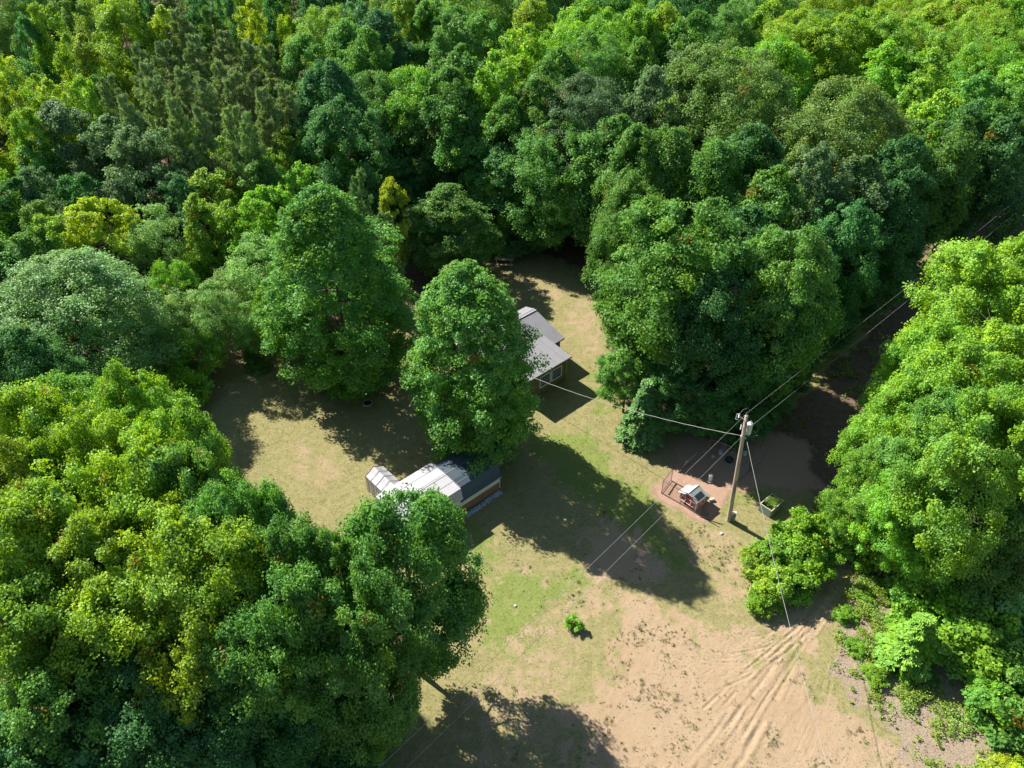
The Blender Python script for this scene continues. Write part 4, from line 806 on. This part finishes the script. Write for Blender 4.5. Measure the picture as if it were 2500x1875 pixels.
def panel(p, q, h, label, mat='rust', lean=(0, 0), step=.11, mid=True, mesh='dark_wire'):
    L = (q-p).length; a = math.atan2(q.y-p.y, q.x-p.x); r = thing('fence_panel', label, 'fence panel', p, a, 'wire fence panels around the chicken run'); r.rotation_euler = (lean[0], lean[1], a)
    f = MB(); rd = .022
    f.tube([(0, 0, 0), (0, 0, h)], rd).tube([(L, 0, 0), (L, 0, h)], rd).tube([(0, 0, h), (L, 0, h)], rd*.9).tube([(0, 0, .06), (L, 0, .06)], rd*.9)
    f.build('frame', M[mat], r); w_ = MB(); n = max(2, int(L/step)); wr = .0035
    for k in range(1, n): w_.tube([(L*k/n, 0, .06), (L*k/n, 0, h)], wr, 3, caps=False)
    m = int(h/step)
    for k in range(1, m): w_.tube([(0, .004, h*k/m), (L, .004, h*k/m)], wr, 3, caps=False)
    w_.build('wire_mesh', M[mesh], r)
A_ = U(1614.7, 1204.5); B1 = U(1671.7, 1236); B2 = U(1709, 1260.6)
panel(A_, U(1638.5, 1173), 1.35, 'tall wire panel closing the left end of the chicken run', mesh='wire')
panel(A_, B1, 1.35, 'front wire panel left of the red coop')
panel(B1, B2, 1.35, 'wire panel passing in front of the red coop')
panel(U(1663, 1149), U(1692, 1121), 1.25, 'bent silvery wire panel half in shade behind the run', 'dark_wire', (R(14), 0), .12, mesh='wire')
panel(U(1802, 1176), U(1829, 1150), 1.2, 'grey wire panel in the shade right of the power pole', 'dark_wire', (R(-8), 0), .13, mesh='wire')
panel(U(1829, 1150), U(1857, 1127), 1.2, 'farthest grey wire panel sagging in deep shade behind the pole', 'dark_wire', (R(10), 0), .13, mesh='wire')
def rail(p, q, label, z=.05, mat='rust', rad=.028):
    o = MB().tube([p+Vector((0, 0, z)), (p+q)/2+Vector((0, 0, z*.8)), q+Vector((0, 0, z))], rad).build('ground_rail', M[mat]); return tag(o, label, 'rail')
rail(U(1638.5, 1174), U(1676, 1194), 'rusty rail on the dirt from the run end panel to the coop roof')
rail(U(1709, 1262), U(1764, 1281), 'thin rail on the grass from the run corner to the power pole', .03)
rail(U(1650, 1181), U(1632, 1208), 'short rusty crossbar lying inside the left end of the run', .03)

# poultry feeder
F0 = U(1733, 1174); r = thing('poultry_feeder', 'white metal poultry feeder standing on its round tray in the run', 'poultry feeder', F0)
MB().lathe([(.0, .0), (.26, .0), (.29, .05), (.29, .13), (.275, .13), (.26, .06), (0, .06)], 20).build('tray', M['galv'], r, True)
MB().lathe([(.155, .07), (.165, .12), (.165, .62), (.15, .66)], 20).build('tank', M['galv'], r, True)
MB().lathe([(.17, .62), (.17, .665), (.09, .70), (0, .71)], 20).build('lid', M['white'], r, True)
MB().tube([(-.08, 0, .69), (-.05, 0, .77), (.05, 0, .77), (.08, 0, .69)], .008, 5).build('handle', M['galv'], r)

# roost and oddments in the shade of the run
r = thing('roost', 'rough wooden roost of propped poles in the shaded run', 'roost', U(1767, 1110)); O = U(1767, 1110)
def loc(px, py, z): return U(px, py, z)-O
MB().tube([loc(1735, 1072, .95), loc(1771, 1085, 1.0), loc(1797, 1098, .7)], [.035, .04, .03], 6).build('ridge_pole', M['old_wood'], r)
for a, b in (((1765, 1084, 1.0), (1764, 1112, 0)), ((1771, 1086, 1.0), (1767, 1111, 0)), ((1734, 1074, .93), (1729, 1097, 0))): MB().tube([loc(*a), loc(*b)], .035, 6).build('prop', M['old_wood'], r)
o = MB().tube([U(1785, 1106, .06), U(1801, 1093, .06)], [.07, .05], 8).build('log', M['dead']); tag(o, 'short bare log on the shaded dirt beside the roost', 'log')
def bucket(px, py, label, mat, s=1.0):
    r = thing('bucket', label, 'bucket', U(px, py)); MB().lathe([(0, .01), (.12*s, 0), (.155*s, .34*s), (.145*s, .34*s), (.11*s, .02), (0, .02)], 16).build('pail', M[mat], r, True)
    MB().tube([(-.15*s, 0, .33*s), (-.1*s, .12*s, .25*s), (.1*s, .12*s, .25*s), (.15*s, 0, .33*s)], .007, 4).build('handle', M['galv'], r); return r
bucket(1758, 1110, 'grey bucket beside the props of the wooden roost', 'tank', 1.15)
bucket(1817, 1114, 'pale bucket just right of the power pole shaft', 'galv', 1.2)
r = thing('rubber_tub', 'black rubber feed tub on the shaded dirt', 'tub', U(1780, 1125)); MB().lathe([(0, .03), (.24, .0), (.31, .20), (.34, .20), (.33, .16), (.27, .0)], 20).build('tub_wall', M['rubber'], r, True); MB().lathe([(0, .10), (.26, .10)], 20).build('water', M['glass'], r)
def stone(px, py, s, label, seed, mat='stone', nm='stone'):
    import bmesh
    rnd = random.Random(seed); bm = bmesh.new(); bmesh.ops.create_icosphere(bm, subdivisions=2, radius=s)
    for v in bm.verts: v.co *= rnd.uniform(.8, 1.15); v.co.z = v.co.z*.5+s*.3
    me = bpy.data.meshes.new(nm); bm.to_mesh(me); bm.free(); me.materials.append(M[mat]); o = link(bpy.data.objects.new(nm, me)); o.location = U(px, py); return tag(o, label, 'stone')
stone(1740, 1115, .15, 'pale stone left of the roost in the shade', 1); stone(1761, 1303, .13, 'white stone on the lawn below the power pole', 2)
stone(1258, 1479, .10, 'small pale stone on the lawn left of the sapling', 4)

# utility pole with its fittings
PB, PT = Vector((15.97, 40.94, 0)), Vector((15.57, 41.32, 10.05))
def onpole(z): return PB+(PT-PB)*(z/10.05)
def zpole(py):
    lo, hi = 0, 11
    for _ in range(40):
        m = (lo+hi)/2; q = onpole(m)
        if PX(q.x, q.y, q.z)[1] > py: lo = m
        else: hi = m
    return lo
r = thing('utility_pole', 'weathered wooden utility pole with transformer, leaning slightly, beside the chicken run', 'utility pole', PB)
def rel(v): return v-PB
MB().tube([rel(PB-Vector((0, 0, .3)))]+[rel(onpole(z)) for z in (0, 2.5, 5, 7.5, 10.05)], [.175, .172, .16, .148, .137, .125], 14).build('shaft', M['pole'], r, True)
zt = 8.85; tp = rel(onpole(zt))+Vector((.36, .12, 0)); T_ = MB().lathe([(0, -.46), (.185, -.46), (.19, -.44), (.19, .36), (.20, .37), (.20, .40)], 20, tp).build('transformer', M['tank'], r, True)
MB().lathe([(.205, .40), (.205, .44), (.13, .50), (0, .52)], 20, tp).build('lid', M['porcelain'], T_, True)
MB().lathe([(.03, .50), (.05, .56), (.03, .60), (.05, .64), (.025, .70), (0, .72)], 10, tp).build('bushing', M['porcelain'], T_, True)
hb = MB(); hb.box(tp+Vector((-.22, -.07, .22)), (.16, .10, .06), .3).box(tp+Vector((-.22, -.07, -.28)), (.16, .10, .06), .3).build('hanger_bracket', M['dark_wire'], r)
ins = rel(onpole(10.05)); MB().lathe([(.02, 0), (.02, .16), (.07, .17), (.075, .22), (.045, .27), (.06, .30), (.0, .34)], 12, ins).build('pole_top_insulator', M['brownp'], r, True)
arm0 = rel(onpole(9.62)); arm1 = rel(U(1806, 1017, 9.95)); MB().tube([arm0, arm1], .03, 6).build('cutout_arm', M['galv'], r)
fc = MB(); 
for k in range(5): fc.lathe([(.025, 0), (.06, .03), (.025, .06)], 10, arm1+Vector((-.05, 0, -.10+k*.07)))
fc.tube([arm1+Vector((-.05, 0, .26)), arm1+Vector((-.22, 0, .22)), arm1+Vector((-.24, 0, -.22)), arm1+Vector((-.06, 0, -.28))], .02, 6).build('fuse_cutout', M['porcelain'], r)
la = rel(onpole(zt))+Vector((-.26, -.02, .25)); q = MB()
for k in range(7): q.lathe([(.03, 0), (.055, .03), (.03, .06)], 10, la+Vector((0, 0, -.2+k*.062)))
q.build('arrester', M['tank'], r)
jl = MB(); jl.tube([arm1+Vector((-.05, 0, .27)), arm1+Vector((.15, .1, .50)), arm1+Vector((.45, .25, .52)), rel(U(1836.5, 1004, 10.25))], .009, 5)
jl.tube([arm1+Vector((-.06, 0, -.28)), la+Vector((0, 0, .3)), tp+Vector((0, 0, .7))], .008, 5)
jl.tube([tp+Vector((.17, 0, -.1)), tp+Vector((.42, -.1, -.25)), tp+Vector((.62, -.15, -.50)), tp+Vector((.2, -.2, -.55)), rel(onpole(zt-.5))], .009, 5); jl.build('jumper_wire', M['wire'], r)
for z_, dx in ((zpole(1063), -.16), (zpole(1068), .17)): MB().lathe([(.02, -.05), (.05, -.04), (.035, 0), (.05, .04), (.02, .05)], 10, rel(onpole(z_))+Vector((dx, -.05, 0))).build('spool_insulator', M['porcelain'], r)
MB().box(rel(onpole(3.5))+Vector((.01, -.16, 0)), (.09, .02, 1.4)).build('conduit_strip', M['dark_wire'], r)
mb_ = thing('meter_pedestal', 'grey metal meter box standing at the foot of the power pole', 'meter box', U(1789, 1271)); MB().box((0, 0, .42), (.24, .20, .84)).build('cabinet', M['planter'], mb_, bevel=.01); MB().box((0, 0, .87), (.28, .25, .06)).build('cap', M['white'], mb_, bevel=.01); MB().lathe([(.07, 0), (.07, .05), (0, .06)], 14, (0, 0, 0), Matrix.Translation((0, -.10, .66)) @ Matrix.Rotation(R(90), 4, 'X')).build('meter_dial', M['glass'], mb_, True)

def cable(name, label, p, q, sag, rad, mat='wire', over=1.0, twist=False, cat='power line'):
    n = 36; pts = []
    for i in range(n+1):
        s = i/n*over; v = p.lerp(q, s); v.z -= sag*4*s*(1-s)
        if twist: v = v+Vector((0, 0, math.sin(i*2.1)*rad*.8))
        pts.append(v)
    o = MB().tube(pts, rad, 6, True).build(name, M[mat], None, True); return tag(o, label, cat)
zn = zpole(1067); top = onpole(10.05)+Vector((0, 0, .30))
cable('power_line', 'upper conductor running from the pole top down to the lower left', top, U(1095, 1706, 9.4)+(U(1095, 1706, 9.4)-top)*.6, .25, .0075)
cable('power_line', 'upper conductor running from the pole top towards the upper right lane', top, U(2402, 551, 9.7)+(U(2402, 551, 9.7)-top)*.5, .1, .0075)
nl_ = onpole(zn)+Vector((-.17, -.05, 0)); nr_ = onpole(zn+.12)+Vector((.42, .15, .0)); e2 = U(1109.6, 1755, 7.9)
cable('power_line', 'lower conductor running from beside the transformer down to the lower left', nl_, e2+(e2-nl_)*.6, .2, .0075)
e3 = U(2370, 612, 8.4); cable('power_line', 'lower conductor running from beside the transformer to the upper right', onpole(9.05)+Vector((.6, .25, 0)), e3+(e3-nr_)*.5, .1, .0075)
cable('service_drop', 'twisted pale service cable from the pole across the lawn to the cabin', onpole(zpole(1063))+Vector((-.18, -.02, 0)), U(1298, 920, 2.75), .55, .017, twist=True, cat='service cable')
s0 = onpole(zpole(1069))+Vector((.22, -.06, 0)); s1 = U(2031, 1867, 5.6); cable('service_drop', 'pale cable descending from the transformer over the bushes and driveway', s0, s1+(s1-s0)*.35, .9, .014, twist=True, cat='service cable')

# planter box full of weeds
def planter():
    zc = .72; c = [U(1856, 1229.5, zc), U(1888, 1205, zc), U(1913, 1222, zc), U(1880, 1250, zc)]; O = sum(c, Vector())/4; O.z = 0
    r = thing('planter_box', 'grey-green panelled planter box overgrown with weeds', 'planter', O, YAW); L, W = 1.52, .98
    for nm, cx, cy, dx, dy in (('side_panel', 0, -W/2, L, .05), ('side_panel', 0, W/2, L, .05), ('end_panel', -L/2+.02, 0, .05, W-.06), ('end_panel', L/2-.02, 0, .05, W-.06)):
        m = MB(); m.box((cx, cy, zc/2), (dx, dy, zc))
        for k in range(4): m.box((cx*1.012, cy*1.02, .12+k*.16), (dx*1.005 if dx > .1 else dx, dy*1.005 if dy > .1 else dy, .05))
        m.build(nm, M['planter'], r)
    rm = MB(); rm.box((0, -W/2, zc+.015), (L+.06, .07, .03)).box((0, W/2, zc+.015), (L+.06, .07, .03)).box((-L/2+.02, 0, zc+.013), (.07, W-.06, .03)).box((L/2-.02, 0, zc+.013), (.07, W-.06, .03)).build('rim', M['planter_rim'], r)
    MB().box((0, 0, .2), (L-.1, W-.08, .4)).build('soil', M['soil'], r)
    n = 1500; g = np.random.default_rng(4); P0 = np.stack([g.uniform(-.35, L/2-.08, n), g.uniform(-W/2+.06, W/2-.08, n), g.uniform(.4, .86, n)], 1); N_ = unit(g.normal(0, .5, (n, 3))+np.array([0, 0, 1.0]))
    o = link(bpy.data.objects.new('planter_weeds', quadmesh('planter_weeds', leaves(P0, N_, .10), M['weed'], np.clip(g.normal(.5, .15, n), 0, .9)))); o.location = O; o.rotation_euler = (0, 0, YAW); tag(o, 'leafy green weeds growing inside the planter box', 'weeds', kind='stuff')
planter()

# ring planter under the huge maple
r = thing('ring_planter', 'tan ring lying in the shade under the huge maple', 'planter ring', U(898, 986)); MB().lathe([(.40, 0), (.46, .02), (.48, .12), (.44, .20), (.38, .20), (.36, .10), (.37, 0)], 28).build('ring', M['tan'], r, True); MB().lathe([(.37, .05), (0, .07)], 28).build('soil', M['soil'], r)

# picnic table at the far end of the clearing
r = thing('picnic_table', 'pale wooden picnic table at the far edge of the lawn under the trees', 'picnic table', U(1231, 646), R(-4))
tt_ = MB()
for k in range(5): tt_.box((0, -.30+k*.15, .75), (2.0, .135, .04))
tt_.build('table_top', M['wood'], r)
for s in (-1, 1): b = MB(); b.box((0, s*.66, .45), (2.0, .135, .04)); b.box((0, s*.80, .45), (2.0, .135, .04)); b.build('bench', M['wood'], r)
for x in (-.75, .75):
    for s in (-1, 1): MB().tube([(x, s*.22, .73), (x, s*.72, 0)], .045, 4).build('leg', M['wood'], r)
    MB().box((x*1.06, 0, .42), (.04, 1.6, .09)).build('cross_beam', M['wood'], r)
cover()
